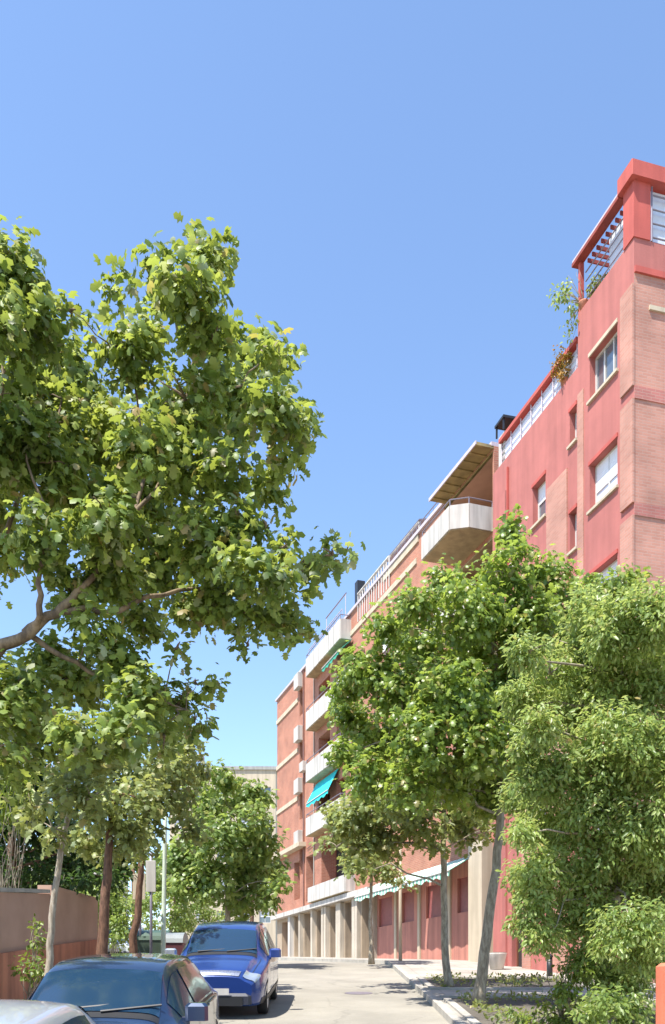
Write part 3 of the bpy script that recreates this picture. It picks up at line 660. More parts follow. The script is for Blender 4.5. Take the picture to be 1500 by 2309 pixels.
# ================================================================ CARS
def cat(P0,P1,P2,P3,t):
    return tuple(.5*((2*b)+(-a+c)*t+(2*a-5*b+4*c-d)*t*t+(-a+3*b-3*c+d)*t**3) for a,b,c,d in zip(P0,P1,P2,P3))
def spline(ps, t):
    n=len(ps)-1; t=max(0,min(n-1e-6,t)); i=int(t)
    return cat(ps[max(0,i-1)],ps[i],ps[i+1],ps[min(n,i+2)],t-i)
def car(name, loc, label, paint, st, L, group='cars parked along the left kerb', wheelr=.31, trim='black', wy=(.82,3.35), plate=True, whitemirror=False):
    Y=loc[1]; e = empty(name,(loc[0],Y,g(Y+2)-math.tan(slope(Y+2))*2+.01),0,label,'car',group,rx=slope(Y+2))
    # station: y, w, zb, zbelt, ztop, wtop
    def ring(s):
        y,w_,zb,zl,zt,wt=s; m=(zb+zl)/2
        return [(0,y,zb),(w_*.80,y,zb),(w_*.97,y,zb+.10),(w_,y,m),(w_*.985,y,zl-.06),(w_*.955,y,zl),(wt,y,zt-.07),(wt*.82,y,zt-.012),(wt*.4,y,zt+.01),(0,y,zt+.015)]
    def S(u,v):
        r = ring(spline(st,u)); return Vector(spline(r,v))
    nv=9; nu=len(st)-1
    def patch(u0,u1,v0,v1,nu_,nv_,off,both=True,side=1):
        vs=[];fs=[]
        for i in range(nu_+1):
            for j in range(nv_+1):
                u=u0+(u1-u0)*i/nu_; vv=v0+(v1-v0)*j/nv_
                p=S(u,vv); du=S(u+.02,vv)-S(u-.02,vv); dv=S(u,min(9,vv+.02))-S(u,vv-.02); nrm=du.cross(dv)
                if nrm.length>1e-9: nrm.normalize()
                if nrm.dot(Vector((p.x,0,p.z-.7)))<0: nrm=-nrm
                p=p+nrm*off; vs.append((p.x*side,p.y,p.z))
        for i in range(nu_):
            for j in range(nv_):
                a=i*(nv_+1)+j; fs.append((a,a+1,a+nv_+2,a+nv_+1))
        return vs,fs
    b=MB(); NU=nu*6; NV=27
    for sd in (1,-1): v_,f_=patch(0,nu,0,9,NU,NV,0,side=sd); b.add(v_,f_)
    b.add([S(0,v_*.5) for v_ in range(19)]+[Vector((-S(0,v_*.5).x,S(0,v_*.5).y,S(0,v_*.5).z)) for v_ in range(18,-1,-1)],[tuple(range(38))])
    b.add([S(nu,v_*.5) for v_ in range(19)]+[Vector((-S(nu,v_*.5).x,S(nu,v_*.5).y,S(nu,v_*.5).z)) for v_ in range(18,-1,-1)],[tuple(range(38))])
    body=b.build('body',M[paint],e,True)
    ws=MB()
    for sd in (1,-1): v_,f_=patch(3.08,3.9,6.35,9,8,8,.012,side=sd); ws.add(v_,f_)
    ws.build('windscreen',M['carglass'],e,True)
    rw=MB()
    for sd in (1,-1): v_,f_=patch(6.12,6.75,6.4,9,8,8,.012,side=sd); rw.add(v_,f_)
    rw.build('rear_window',M['carglass'],e,True)
    for sd in (1,-1):
        for u0,u1 in ((3.45,4.42),(4.52,5.9)):
            x=MB(); v_,f_=patch(u0,u1,5.12,5.88,8,4,.010,side=sd); x.add(v_,f_); x.build('side_window',M['carglass'],e,True)
        fp=S(0.9,4.3); hl=MB(); v_,f_=patch(.42,1.12,4.35,6.7,6,8,.014,side=sd); hl.add(v_,f_); hl.build('headlight',M['lamp'],e,True)
        mx=S(3.35,5).x; mr=MB(); my=S(3.35,5).y; mz=S(3.35,5).z
        mr.box(sd*mx+ (0.02 if sd>0 else -.24), sd*mx+(.24 if sd>0 else -.02), my-.05, my+.09, mz+.02, mz+.19, .03)
        mr.box(min(sd*mx-.02*sd,sd*(mx+.06)),max(sd*mx-.02*sd,sd*(mx+.06)),my,my+.05,mz-.02,mz+.05)
        mr.build('mirror',M['lamp'] if whitemirror and sd<0 else M[paint],e)
        for yy in wy:
            t=MB(); wx=max(S(u_,3).x for u_ in (1,2,3))-.02; n=28
            for r_,a0,a1,mat,nm in ((wheelr,wx-.19,wx,'black','wheel'),):
                v2=[];f2=[]
                prof=[(a0,r_*.9),(a0+.02,r_),(a1-.03,r_),(a1,r_*.93),(a1,r_*.68)]
                for (xx,rad) in prof:
                    for k in range(n): v2.append((sd*xx,yy+rad*math.cos(2*math.pi*k/n),wheelr+rad*math.sin(2*math.pi*k/n)))
                for i in range(len(prof)-1):
                    for k in range(n): f2.append((i*n+k,i*n+(k+1)%n,(i+1)*n+(k+1)%n,(i+1)*n+k))
                wo=link_mesh('wheel',v2,f2,M['tyre'],e,True)
            rm=MB(); 
            v2=[(sd*(wx-.03),yy,wheelr)]+[(sd*(wx-.005),yy+r_*.68*math.cos(2*math.pi*k/n),wheelr+r_*.68*math.sin(2*math.pi*k/n)) for k in range(n)]
            rm.add(v2,[(0,1+k,1+(k+1)%n) for k in range(n)]); rm.build('rim',M['frame'],wo)
            ar=MB(); v2=[];
            for rad in (wheelr*1.0,wheelr*1.2):
                for k in range(15): a=math.pi*(-.08+1.16*k/14); v2.append((sd*(wx+.012),yy+rad*math.cos(a),wheelr+rad*math.sin(a)))
            ar.add(v2,[(k,k+1,15+k+1,15+k) for k in range(14)]); ar.build('wheel_arch',M['black'],e)
        sm_=MB()
        for u_,va,vb in ((3.35,1.6,5.0),(4.47,1.6,5.05),(5.75,2.2,5.0)):
            v_,f_=patch(u_,u_+.022,va,vb,1,12,.006,side=sd); sm_.add(v_,f_)
        v_,f_=patch(1.0,2.95,5.72,5.78,12,1,.006,side=sd); sm_.add(v_,f_)
        v_,f_=patch(3.45,5.9,4.98,5.06,14,1,.012,side=sd); sm_.add(v_,f_)
        sm_.build('panel_gap',M['black'],e,True)
        hd=MB(); 
        for u_ in (4.3,5.3): 
            p=S(u_,4.6); hd.box(min(sd*p.x,sd*(p.x+.03)),max(sd*p.x,sd*(p.x+.03)),p.y-.09,p.y+.09,p.z-.015,p.z+.015)
        hd.build('door_handles',M[paint],e)
        sk=MB(); v_,f_=patch(1.2,6.6,1.6,2.35,24,3,.008,side=sd); sk.add(v_,f_); sk.build('side_skirt',M['black'],e,True)
    gr_=MB()
    for sd in (1,-1): v_,f_=patch(.25,.85,7.1,9,5,6,.012,side=sd); gr_.add(v_,f_)
    gr_.build('grille',M['chrome'],e,True)
    bp=MB(); y0=st[0][0]-.03; w0=st[0][1]; bp.box(-w0*.98,w0*.98,y0-.02,y0+.35,.26,.46,.05); bp.build('bumper',M['bumpergrey'] if paint!='white_car' else M[paint],e)
    lg=MB(); lg.box(-w0*.75,w0*.75,y0-.035,y0-.0,.24,.41); lg.build('air_intake',M['black'],e)
    pp=MB(); pp.box(-.26,.26,y0-.05,y0-.036,.44,.55); pp.build('number_plate',M['white'],e)
    wp=MB()
    for a,b_ in ((-.45,.15),(.1,.65)):
        p=S(3.06,8.7); wp.tube([(a,p.y-.02,p.z+.015),(b_,p.y+.10,p.z+.06)],.012,5)
    wp.build('wipers',M['black'],e)
    br_=MB(); v_=[]
    for sd in (1,-1): v_,f_=patch(2.9,3.07,6.3,9,2,8,.006,side=sd); br_.add(v_,f_)
    br_.build('cowl',M['black'],e,True)
    return e
def paintmat(name,col,rough=.25,metal=.0):
    m_=plain(name,col,rough,metal,var=.05,scale=2,coat=1.0); return m_
M['blue_paint']=paintmat('blue_car_paint',(.014,.045,.21),.28,.25)
M['navy_paint']=paintmat('dark_blue_car_paint',(.012,.03,.075),.3,.3)
M['white_car']=paintmat('silver_white_car_paint',(.48,.49,.53),.3,.3)
M['grey_car']=paintmat('pale_car_paint',(.55,.60,.60),.3,.1)
M['tyre']=plain('tyre_rubber',(.018,.018,.018),.85)
M['lamp']=plain('clear_lamp',(.42,.46,.52),.15,.5,coat=1)
M['chrome']=plain('chrome_grille',(.16,.18,.24),.3,.6,var=.3,scale=30)
M['bumpergrey']=plain('grey_bumper',(.025,.028,.045),.55)
van=[(.0,.66,.34,.62,.74,.52),(.14,.80,.22,.76,.86,.60),(.55,.875,.20,.88,.98,.66),(1.02,.90,.20,.98,1.10,.70),(1.75,.90,.20,1.04,1.56,.63),(2.7,.90,.20,1.05,1.66,.64),(3.75,.89,.20,1.05,1.60,.62),(4.15,.85,.24,1.0,1.12,.66),(4.28,.74,.32,.8,.9,.6)]
hat=[(.0,.66,.32,.58,.70,.50),(.14,.79,.20,.72,.82,.60),(.6,.86,.19,.84,.95,.66),(1.05,.88,.19,.92,1.03,.68),(1.72,.88,.19,.97,1.43,.61),(2.5,.88,.19,.98,1.49,.62),(3.45,.87,.19,.98,1.42,.60),(4.0,.83,.22,.94,1.04,.64),(4.12,.72,.32,.75,.85,.56)]
car('parked_car',(-2.08,15.7,0),'bright blue people carrier parked facing the camera, farthest of the three','blue_paint',van,4.28,whitemirror=True)
car('parked_car',(-2.27,7.35,0),'dark navy hatchback with large windscreen, parked between the other two cars','navy_paint',hat,4.12)
car('parked_car',(-2.37,3.08,0),'silver white car, only its roof showing in the lower left corner','white_car',hat,4.12,wy=(.82,3.3))
car('parked_car',(-8.6,35,0),'pale car parked in the distance between the left tree trunks','grey_car',hat,4.12,group='cars in the side lot')

# ================================================================ STREET FURNITURE
lp = empty('street_lamp',(-4.02,21,g(21)),0,'slim pale street lamp pole on the left pavement','street lamp')
x=MB(); x.tube([(0,0,-.1),(.02,0,1.5),(.05,0,3.5),(.08,0,5.4)],[.06,.055,.045,.035],10); x.build('pole',M['polegreen'] if 'polegreen' in M else plain('pale_green_pole',(.55,.62,.50),.5),lp,True)
x=MB(); x.tube([(.08,0,5.38),(.25,0,5.5),(.55,0,5.52)],.025,8); x.build('arm',M['frame'],lp,True)
x=MB(); x.box(.45,.98,-.12,.12,5.47,5.6,.04); x.build('lamp_head',M['frame'],lp)
x=MB(); x.tube([(0,0,-.05),(0,0,.35)],[.11,.09],10); x.build('base',M['greyslab'],lp,True)
lp2 = empty('street_lamp',at(903,2168,32.0),0,'thin cream lamp post in front of the brick block awnings','street lamp')
x=MB(); x.tube([(0,0,-.3),(0,0,2.2),(0,0,4.2)],[.07,.06,.045],10); x.build('pole',M['cream'],lp2,True)
x=MB(); x.tube([(0,0,4.15),(-.1,0,4.35),(-.45,0,4.42)],.025,6); x.build('arm',M['cream'],lp2,True)
x=MB(); x.box(-.85,-.4,-.1,.1,4.36,4.48,.03); x.build('lamp_head',M['frame'],lp2)
sg = empty('street_sign',(-4.5,22,g(22)),0,'plain white vertical sign panel on a grey post beside the lamp','sign')
x=MB(); x.tube([(0,0,-.1),(0,0,3.35)],.035,8); x.build('post',M['rail'],sg,True)
x=MB(); x.box(-.12,.13,-.06,-.03,2.38,3.15,.01); x.build('panel',M['white'],sg)
sg2 = empty('street_sign',(-4.9,22.6,g(22.6)),0,'smaller white sign panel behind the dark leaning trunk','sign')
x=MB(); x.tube([(0,0,-.1),(0,0,3.0)],.03,8); x.build('post',M['rail'],sg2,True)
x=MB(); x.box(-.18,.14,-.05,-.025,2.2,2.85,.01); x.build('panel',M['cream'],sg2)
def container(name,loc,w_,d_,h,body,lid,label):
    e=empty(name,(loc[0],loc[1],g(loc[1])+.13),0,label,'container','waste containers on the left pavement')
    x=MB(); x.add([(-w_*.44,-d_*.42,.12),(w_*.44,-d_*.42,.12),(w_*.44,d_*.42,.12),(-w_*.44,d_*.42,.12),(-w_*.5,-d_*.5,h),(w_*.5,-d_*.5,h),(w_*.5,d_*.5,h),(-w_*.5,d_*.5,h)],[(0,3,2,1),(4,5,6,7),(0,1,5,4),(1,2,6,5),(2,3,7,6),(3,0,4,7)]); x.build('body',body,e)
    x=MB(); n=8
    for k in range(n):
        a0=math.pi*k/n; a1=math.pi*(k+1)/n; r=d_*.52
        x.quad((-w_*.52,-r*math.cos(a0),h+.28*math.sin(a0)),(w_*.52,-r*math.cos(a0),h+.28*math.sin(a0)),(w_*.52,-r*math.cos(a1),h+.28*math.sin(a1)),(-w_*.52,-r*math.cos(a1),h+.28*math.sin(a1)))
    for s in (-1,1): x.add([(s*w_*.52,-d_*.52*math.cos(math.pi*k/n),h+.28*math.sin(math.pi*k/n)) for k in range(n+1)],[tuple(range(n+1))])
    x.build('lid',lid,e)
    for s in (-1,1):
        MB().box(s*w_*.54-.03,s*w_*.54+.03,-.12,.12,h-.35,h-.05).build('handle',M['frame'],e)
        for t in (-1,1): MB().tube([(s*w_*.38-.03,t*d_*.34,.07),(s*w_*.38+.03,t*d_*.34,.07)],.075,10).build('castor',M['tyre'],e)
    return e
container('waste_container',(-4.6,23,0),.8,.9,1.0,plain('dark_green_plastic',(.05,.075,.05),.5),plain('dark_green_lid',(.05,.09,.06),.4),'dark green waste container between the leaning trunk and the lamp pole')
container('waste_container',(-3.98,22.5,0),.5,.9,.95,plain('maroon_plastic',(.12,.035,.04),.5),plain('grey_lid',(.22,.24,.24),.4),'maroon waste container with grey lid just right of the lamp pole')
bl = empty('bollard',(5.9,24.1,g(24.1)+.13),0,'short dark bollard at the end of the planted bed','bollard')
x=MB(); x.tube([(0,0,-.1),(0,0,.52)],[.085,.075],12); x.build('post',M['black'],bl,True); x=MB(); x.tube([(0,0,.52),(0,0,.57),(0,0,.62)],[.095,.09,.03],12); x.build('cap',M['black'],bl,True)
pt = empty('planter',(5.0,27.0,g(27)+.13),0,'small white planter tub against the building','planter')
x=MB(); x.tube([(0,0,0),(0,0,.45),(0,0,.5)],[.2,.3,.32],14); x.build('tub',M['white'],pt,True)
x=MB(); x.tube([(0,0,.5),(0,0,.515)],.28,14); x.build('soil',M['soil'],pt)

# ================================================================ TREES AND PLANTS
def gp(px,Y,lift=.0): return Vector(((px-HX)/F*Y, Y, g(Y)+lift))
# large plane tree on the left
PS = .78
def atp(px,py,Y): return at(px,py,Y*PS)
base = Vector((-4.45,9.3,g(9.3)+.1))
pb = B([(20,610,80),(-60,720,130),(60,740,90),(140,860,95),(40,900,110),(-120,900,180),(160,700,35,0,.7),(262,635,24,0,1.2),(420,640,62),(475,585,36),(350,600,36),(400,730,75),(300,790,70),(480,760,55),
        (575,790,58),(620,790,30),(520,900,80),(600,930,62),(655,950,36),(640,1030,36),(420,900,90),(300,930,85),(200,980,90),(80,1040,100),(-100,1080,160),
        (540,1050,70),(440,1070,85),(330,1110,90),(220,1150,85),(100,1210,75,0,.8),(-60,1230,100),(540,1180,55),(470,1220,75),(360,1260,80),(250,1290,75),(160,1330,50),
        (560,1280,52),(630,1300,42),(700,1290,34),(750,1250,34),(640,1215,18,0,.6),(580,1380,46),(650,1400,34),(690,1420,22),(500,1350,55),(430,1370,50),(560,1455,20,0,.8),(640,1440,14),(665,960,30),(680,930,20),(650,800,20),(600,1180,16,0,.7),(640,1235,24,0,.7),(780,1245,16),(735,1225,16),(770,1275,14),(505,570,18),(440,540,22),(600,1080,40),(620,1330,40),(250,1180,70),(330,1000,80),
        (310,1390,55,0,.9),(220,1430,55),(120,1490,60),(40,1570,75),(-60,1560,120),(180,1540,60),(270,1500,50),(320,1560,60),(400,1590,50),(290,1640,60),(370,1660,45),(440,1620,28),(485,1548,20),(440,1540,14),(400,1460,20,0,.35),(90,1650,60),(-20,1690,90),(180,1660,50)], 13.0*PS, 1.3, 1.0)
LIMBS = [([atp(-60,1520,12.6),atp(0,1462,12.4),atp(60,1428,12.2),atp(125,1375,12.0),atp(190,1330,12.1),atp(290,1200,12.6),atp(330,1050,13),atp(300,850,13)],[.17,.14,.12,.10,.07,.05,.04,.02]),
([atp(60,1428,12.2),atp(95,1380,11.9),atp(85,1300,11.8),atp(110,1180,11.9),atp(60,1000,12.2)],[.09,.07,.05,.035,.02]),
([atp(125,1375,12.0),atp(260,1380,12.4),atp(400,1330,12.9),atp(560,1330,13.1),atp(700,1290,13.2),atp(770,1245,13.3)],[.08,.06,.045,.03,.02,.01]),
([atp(290,1200,12.6),atp(400,1000,12.8),atp(440,800,12.9),atp(450,620,13)],[.05,.04,.028,.012]),
([atp(400,1000,12.8),atp(520,880,13),atp(600,800,13)],[.035,.025,.012]),
([atp(60,1428,12.2),atp(170,1500,12.4),atp(300,1560,12.8),atp(420,1600,13)],[.07,.05,.035,.015]),
([atp(-60,1520,12.6),atp(-40,1300,12.9),atp(-10,1000,13),atp(20,700,13)],[.15,.11,.07,.02]),
([atp(-40,1300,12.9),atp(60,1100,13.4),atp(140,900,13.5)],[.07,.05,.02])]
trk = [base, atp(-200,2000,11.8), atp(-130,1640,12.2), atp(-60,1520,12.6)]
tree('plane_tree', base, trk, .28, .17, pb, dict(size=.118,tmpl=PALM,mat=M['plane'],cover=6.4,hol=.42,clump=.215,per=12,droop=.15,area=.34), M['platbark'],
     'huge leafy plane tree filling the left side against the sky', twigs=3, limbs=LIMBS)
# maple on the right pavement
base = gp(1080,16.8,.14)
mb_ = B([(1155,1185,20),(1420,1310,34),(1150,1215,34),(1135,1290,66),(1010,1320,44),(940,1370,48),(1050,1380,80),(1230,1310,62),(1190,1400,80),(1320,1340,52),(1390,1330,40),(870,1420,46),(950,1460,75),(1100,1480,95),(1250,1430,80),
         (820,1510,52),(900,1550,80),(1020,1570,95),(1150,1570,85),(790,1610,46),(860,1660,70),(960,1670,85),(1080,1680,80),(1180,1680,70),(780,1700,36),(840,1750,56),(920,1770,60),(1010,1780,64),(1100,1790,56),(1180,1780,50),(1260,1560,70),(780,1550,34)], 16.9, 1.4)
tree('maple_tree', base, [base, at(1092,2150,16.8), at(1112,2000,16.8), at(1128,1840,16.85), at(1125,1650,16.9), at(1110,1420,16.9)], .115,.05, mb_,
     dict(size=.125,tmpl=PALM,mat=M['maple'],cover=5.8,hol=.55,clump=.24,per=12,droop=.15,area=.34), M['greybark'], 'bright green maple with rounded crown and leaning grey trunk, front of the right pavement', group='street trees on the right pavement')
base = gp(1012,20.5,.14)
tree('street_tree', base, [base, at(1004,2150,20.5), at(1000,2000,20.5), at(1000,1830,20.5),at(985,1720,20.6)], .10,.05,
     B([(1060,1760,50),(900,1740,50),(830,1780,40),(770,1850,40),(760,1910,36),(800,1960,36),(900,1800,60),(960,1850,55),(1040,1840,52),(1090,1800,40),(850,1830,50),(800,1850,46),(880,1890,44),(820,1920,32),(1050,1890,26),(930,1760,60),(1000,1760,60),(980,1910,26,0,.5),(1110,1870,26,0,.5)],20.6,1.3,.8),
     dict(size=.15,tmpl=PALM,mat=M['olivel'],cover=5,clump=.28,per=10,droop=.2,area=.34), M['greybark'], 'olive green street tree with thin straight trunk behind the maple', 'tree','street trees on the right pavement')
base = gp(838,29.5,.14)
tree('street_tree', base, [base, at(837,2080,29.5), at(838,1960,29.5)], .09,.05,
     B([(800,1930,44),(840,1900,50),(870,1960,36),(770,1880,34),(815,1860,44),(900,1990,24),(760,1830,26)],29.6,1.0,.8),
     dict(size=.16,tmpl=PALM,mat=M['olivel'],cover=5,clump=.3,per=10,droop=.2,area=.34), M['greybark'], 'small dull green street tree farthest along the right pavement', 'tree','street trees on the right pavement')
# weeping narrow leaved tree at right
base = gp(1385,13.2,.14)
tree('pepper_tree', base, [base, at(1370,2180,13.0), at(1390,2000,13.0), at(1380,1750,13.0), at(1400,1500,13)], .13,.05,
     B([(1190,1470,44),(1170,1580,46),(1185,1690,40),(1170,1800,44),(1180,1990,44),(1330,1380,56),(1400,1420,80),(1480,1390,80),(1545,1420,100),(1320,1470,75),(1240,1520,56),(1400,1540,105),(1500,1530,90),(1290,1600,80),(1220,1640,52),(1390,1680,110),(1500,1700,110),(1260,1740,80),(1190,1760,36),(1350,1820,110),(1480,1860,120),(1230,1860,80),(1180,1880,32),
        (1330,1950,100),(1450,2000,110),(1220,1970,62),(1570,2000,120),(1210,2040,48),(1310,2070,80),(1430,2110,90),(1220,2110,46),(1330,2170,56),(1500,2150,70),(1180,2080,28),(1600,1700,130),(1420,2210,56)],12.7,1.2),
     dict(size=.088,tmpl=OVALN,mat=M['pepper'],cover=6.2,hol=.7,clump=.16,per=16,droop=.10,area=.22), M['greybark'], 'dense bushy tree with narrow leaves reaching almost to the ground at right', 'tree')
def shrub(name,base,blobs,leaf,label,cat='shrub',group=None):
    e=empty(name,base,0,label,cat,group); b=MB()
    for c,r,d in blobs:
        for k in range(4):
            dv=Vector((random.gauss(0,.5),random.gauss(0,.5),random.gauss(.1,.5)))*r; b.tube(bend(Vector((random.gauss(0,.04),random.gauss(0,.04),0)),Vector(c)-Vector(base)+dv,.05,4,.06),[.014,.012,.009,.006,.003],5)
    b.build('stems',M['greybark'],e,True); crown(blobs,base,parent=e,name='foliage',**leaf); return e
limeleaf=dict(size=.085,tmpl=OVAL,mat=M['limel'],cover=3.6,clump=.12,per=12,droop=.1,area=.28)
bs=gp(1275,13.4,.15); shrub('shrub',bs,B([(1272,2150,36),(1300,2195,36),(1250,2190,26),(1285,2240,34)],12.6,.2),limeleaf,'yellow green shrub catching sun in front of the big bushy tree',group='shrubs in the planted beds')
bs=gp(1205,13.5,.15); shrub('shrub',bs,B([(1180,2290,34),(1220,2300,42),(1270,2310,36),(1200,2330,40)],13.3,.3),limeleaf,'low lime green shrub at the bottom edge beside the leaning trunk',group='shrubs in the planted beds')
bs=gp(1400,11.6,.15); shrub('shrub',bs,B([(1370,2270,56),(1430,2280,50),(1330,2300,50),(1400,2340,60)],11.7,.4),dict(size=.09,tmpl=OVAL,mat=M['midl'],cover=3.4,clump=.14,per=12,droop=.1,area=.28),'shaded darker shrub beside the orange wall',group='shrubs in the planted beds')
# left row of slim trees
airy=lambda m,c=2.0,s=.13: dict(size=s,tmpl=PALM,mat=M[m],cover=c,clump=.30,per=9,droop=.2,area=.34)
base=gp(100,13,.14)
tree('young_street_tree',base,[base,at(112,2160,13),at(120,2040,13),at(138,1920,13),at(156,1820,13),at(165,1700,13)],.06,.03,
     B([(150,1660,62),(110,1620,36),(200,1720,56),(100,1740,52),(160,1790,56),(70,1820,36),(240,1680,40),(60,1700,36),(210,1800,40),(120,1870,36,0,.6)],13,.7,.85),airy('olivel',4),M['palebark'],
     'slim leaning pale trunk with sparse crown, nearest of the left pavement row','tree','young trees along the left pavement',twigs=7)
base=gp(228,17,.14)
tree('young_street_tree',base,[base,at(232,2100,17),at(243,1980,17),at(246,1880,17),at(260,1780,17)],.12,.05,
     B([(260,1740,70),(310,1800,60),(220,1820,52),(290,1870,50),(340,1730,46),(200,1890,40,0,.7),(250,1920,34,0,.6)],17,.9),airy('olivel',4.5,.14),M['brownbark'],
     'straight dark brown trunk with olive crown, second of the left pavement row','tree','young trees along the left pavement')
base=gp(300,19.8,.14)
tree('young_street_tree',base,[base,at(303,2110,19.8),at(315,2020,19.8),at(318,1930,19.8),at(335,1840,19.8)],.10,.05,
     B([(350,1790,62),(390,1720,52),(340,1860,50),(410,1800,46),(420,1680,42),(370,1650,34),(440,1730,28),(320,1910,30,0,.6),(430,1870,34,0,.8)],20,1),airy('olivel',4.5,.15),M['brownbark'],
     'crooked two toned trunk with olive crown, third of the left pavement row','tree','young trees along the left pavement')
base=gp(508,30,.14)
tree('street_tree',base,[base,at(515,2120,30),at(512,2040,30),at(515,1950,30),at(520,1850,30)],.12,.06,
     B([(500,1760,36),(540,1800,46),(470,1830,52),(570,1850,44),(500,1900,66),(600,1910,36),(430,1920,50),(560,1960,56),(620,1960,30),(470,1990,56),(420,2000,40),(540,2030,44),(600,2020,30),(630,1990,20),(440,1790,36),(400,1950,40),(585,1790,24)],30,1.6),
     dict(size=.2,tmpl=PALM,mat=M['midl'],cover=6,clump=.36,per=10,droop=.2,area=.34),M['greybark'],'round bright green tree beyond the blue people carrier','tree')
base=gp(10,20.5)
tree('evergreen_tree',base,[base,at(20,2000,20.5),at(30,1850,20.5)],.2,.08,
     B([(30,1760,76),(70,1850,66),(-40,1810,100),(110,1920,52),(190,1900,52),(20,1930,70),(150,1830,56),(90,1740,56),(200,1960,36),(-60,1940,80),(140,1960,40),(280,1930,40),(240,1980,30)],20.5,1.2),
     dict(size=.16,tmpl=OVAL,mat=M['darkl'],cover=5.5,clump=.3,per=14,droop=.2,area=.28),M['brownbark'],'dark evergreen tree spreading over the left garden wall','tree')
bs=gp(-10,18.4)
shrub('tall_shrub',bs,B([(20,1740,40),(40,1810,46),(0,1830,46),(60,1770,30),(-30,1760,50),(20,1690,30)],18.2,.4),dict(size=.26,tmpl=LANCE,mat=M['limel'],cover=2.6,clump=.3,per=12,droop=.5,area=.17),'pale strap leaved shrub rising behind the garden wall at the left edge')
bs=gp(70,14.2,.14)
shrub('shrub',bs,B([(75,2130,22),(60,2190,30),(90,2180,24),(80,2085,14)],14.0,.2),dict(size=.09,tmpl=OVAL,mat=M['limel'],cover=2.2,clump=.14,per=10,droop=.1,area=.28),'small yellow green shrub against the garden wall plinth')
for px_,Y_,bl_,lab_ in ((255,26,[(240,2030,44),(275,2060,40),(225,2075,34),(270,2100,34)],'loose green shrub seen between the second and third leaning trunks'),
    (330,29,[(330,2040,36),(350,2075,30),(385,2050,34),(400,2085,28)],'green shrub behind the waste containers'),
    (30,19.5,[(20,1990,44),(80,1975,44),(140,1985,36),(-30,1980,50),(190,1990,26)],'dark hedge like shrub topping the garden wall'),
    (450,36,[(440,2050,30),(480,2070,26),(420,2080,26)],'green shrub left of the blue people carrier roof')):
    bs=gp(px_,Y_); shrub('shrub',bs,B(bl_,Y_,.4),dict(size=.13,tmpl=OVAL,mat=M['darkl' if Y_<20 else 'midl'],cover=3.6,clump=.22,per=12,droop=.1,area=.28),lab_,group='shrubs behind the left pavement')
# trees beyond, each its own
for i,(px,Y,top,rad,lab) in enumerate([(60,33,1930,60,'broad mid green tree behind the evergreen at far left'),(170,36,1900,56,'green tree beyond the end of the garden wall'),(300,44,1900,46,'green tree in the distance left of the lamp pole'),(395,50,1890,44,'green tree in the distance right of the lamp pole'),(565,66,1850,36,'dark green tree in front of the pale far block')]):
    b0=gp(px,Y); bl_=[]
    for k in range(9):
        bl_.append((px+random.uniform(-1,1)*rad*1.2, top+random.uniform(0,1)*rad*2.6+rad*.3, rad*random.uniform(.5,.8)))
    tree('background_tree',b0,[b0,at(px+4,(2230+top)/2+20,Y),at(px,top+rad,Y)],.2,.08,B(bl_,Y,1.5),dict(size=.3,tmpl=OVAL,mat=M['midl' if i!=4 else 'darkl'],cover=3.6,clump=.5,per=12,droop=.2,area=.28),M['brownbark'],lab,'tree','trees beyond the parked cars')
# roof plants
def roofplant(s,yv,z,blobs,leaf,label,name='roof_plant'):
    p = rb.matrix_basis @ Vector((s,yv,z)); bl=[(rb.matrix_basis @ Vector((s+a,yv+b_,z+c)),r,d) for a,b_,c,r,d in blobs]
    e=empty(name,p,0,label,'plant','plants on the red building terraces')
    pot=MB(); pot.tube([(0,0,0),(0,0,.22),(0,0,.25)],[.10,.14,.15],12); pot.build('pot',M['gplinth'],e,True)
    b=MB()
    for c,r,d in bl: 
        for k in range(3): b.tube(bend((0,0,.2),Vector(c)-p+Vector((random.gauss(0,.4),random.gauss(0,.4),random.gauss(0,.4)))*r,.1,4,.05),[.012,.01,.008,.006,.003],5)
    b.build('stems',M['greybark'],e,True); crown(bl,p,parent=e,name='foliage',**leaf)
roofplant(2.48,-.1,ZA,[(.1,.2,1.15,.26,.9),(.2,.4,.8,.28,.9),(.3,.55,.5,.24,.8),(.2,.25,.25,.22,.7),(.3,.3,-.15,.16,.6),(.35,.25,-.5,.12,.5),(.6,.55,.62,.16,.5)],dict(size=.12,tmpl=OVAL,mat=M['midl'],cover=1.6,clump=.2,per=8,droop=.2,area=.28),'trailing green plant spilling over the far end of the pergola')
roofplant(1.7,-.45,20.42,[(.3,.05,1.15,.34,1.2),(.6,.05,1.2,.28,1.2),(0,0,1.0,.24,1)],dict(size=.1,tmpl=OVAL,mat=M['olivel'],cover=2.4,clump=.18,per=10,droop=.2,area=.28),'olive potted bush under the pergola beam')
M['orangel']=leafmat('orange_flowers',[(0,(.35,.16,.03)),(.6,(.55,.28,.04)),(1,(.20,.22,.04))],.3,(.6,.35,.05))
roofplant(3.5,-.12,ZC+.0,[(0,.05,1.05,.24,1),(.2,.1,.75,.22,1),(-.25,.05,.65,.2,.9),(-.1,.1,.3,.2,.9)],dict(size=.08,tmpl=OVAL,mat=M['orangel'],cover=3,clump=.12,per=10,droop=.1,area=.28),'orange flowering potted plant at the terrace railing corner')
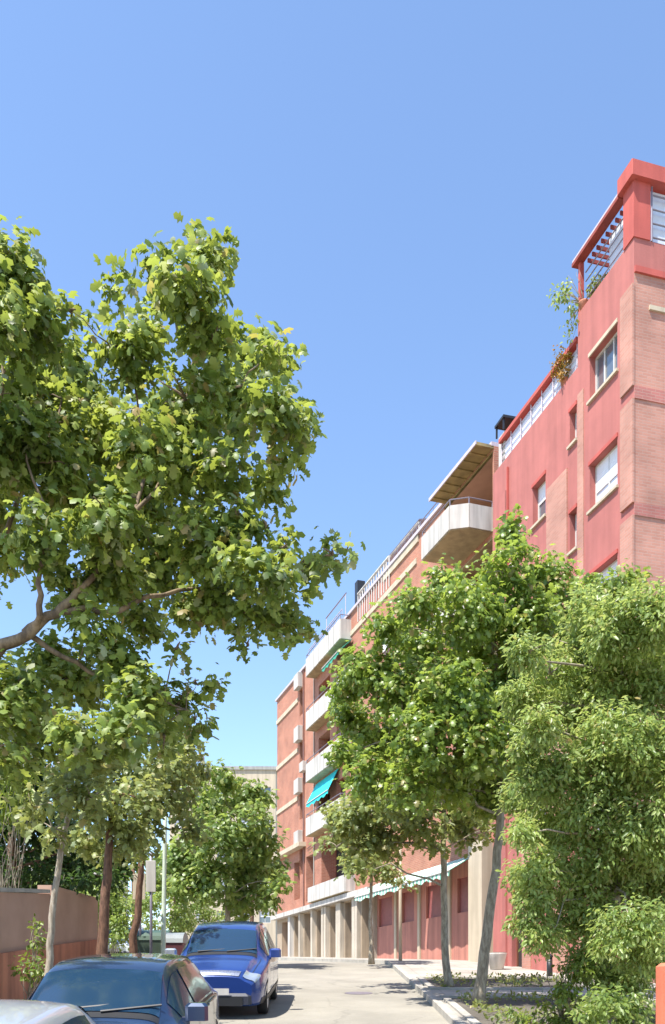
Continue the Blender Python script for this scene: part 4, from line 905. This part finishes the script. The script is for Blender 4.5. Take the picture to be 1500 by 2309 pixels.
# weeds / ground cover in the beds
def cover(name, x0,x1,y0,y1,n,label):
    P=np.column_stack([rng.uniform(x0,x1,n),rng.uniform(y0,y1,n),np.zeros(n)])
    keep=np.sin(P[:,0]*3.1)+np.cos(P[:,1]*2.3+P[:,0])>-.4; P=P[keep]; P[:,2]=np.array([g(y)+.15 for y in P[:,1]])+rng.random(len(P))*.12
    nr=np.array([0,0,.6])+rng.normal(size=P.shape)*.6; dn=rng.normal(size=P.shape)+np.array([0,0,1.0])
    o=leaf_mesh(name,P,nr,dn,rng.uniform(.04,.12,len(P)),OVAL,M['olivel'],None); tag(o,kind='stuff',label=label,cat='ground cover')
cover('ground_cover',2.5,5.8,20.3,23.3,1100,'sparse low weeds and fallen leaves in the far bed')
cover('ground_cover',2.5,6.0,12.6,18.1,2400,'sparse low weeds and fallen leaves in the near bed')

# ================================================================ LIGHT, SKY, CAMERA
sun_az = (-.72,-.70); elev = math.radians(63)
h = math.hypot(*sun_az); sd = Vector((sun_az[0]/h*math.cos(elev), sun_az[1]/h*math.cos(elev), math.sin(elev)))
sl = bpy.data.lights.new('sun','SUN'); sl.energy = 4.3; sl.angle = math.radians(.53); sl.color = (1,.955,.88)
so = bpy.data.objects.new('sun', sl); COL.objects.link(so); so.rotation_euler = sd.to_track_quat('Z','Y').to_euler(); so.location=(0,0,40)
w = bpy.data.worlds.new('World'); sc.world = w; w.use_nodes = True; nt = w.node_tree
sky = nt.nodes.new('ShaderNodeTexSky'); sky.sky_type = 'NISHITA'; sky.sun_disc = False
sky.sun_elevation = elev; sky.sun_rotation = math.atan2(sd.x, sd.y); sky.air_density = 1.0; sky.dust_density = .35; sky.ozone_density = 3.4; sky.altitude=50
bg = nt.nodes['Background']; bg.inputs['Strength'].default_value = .14; nt.links.new(sky.outputs[0], bg.inputs['Color'])
cam = bpy.data.cameras.new('camera'); co = bpy.data.objects.new('camera', cam); COL.objects.link(co); sc.camera = co
co.location = (0,0,EYE); co.rotation_euler = (math.radians(90),0,0)
cam.sensor_fit = 'VERTICAL'; cam.sensor_height = 36; cam.lens = 36*F/2309.0
cam.shift_y = (HY-1154.5)/2309.0; cam.clip_end = 6000; cam.clip_start=.1
sc.view_settings.view_transform = 'Standard'; sc.view_settings.look = 'None'; sc.view_settings.exposure = 1.2; sc.view_settings.gamma = 1
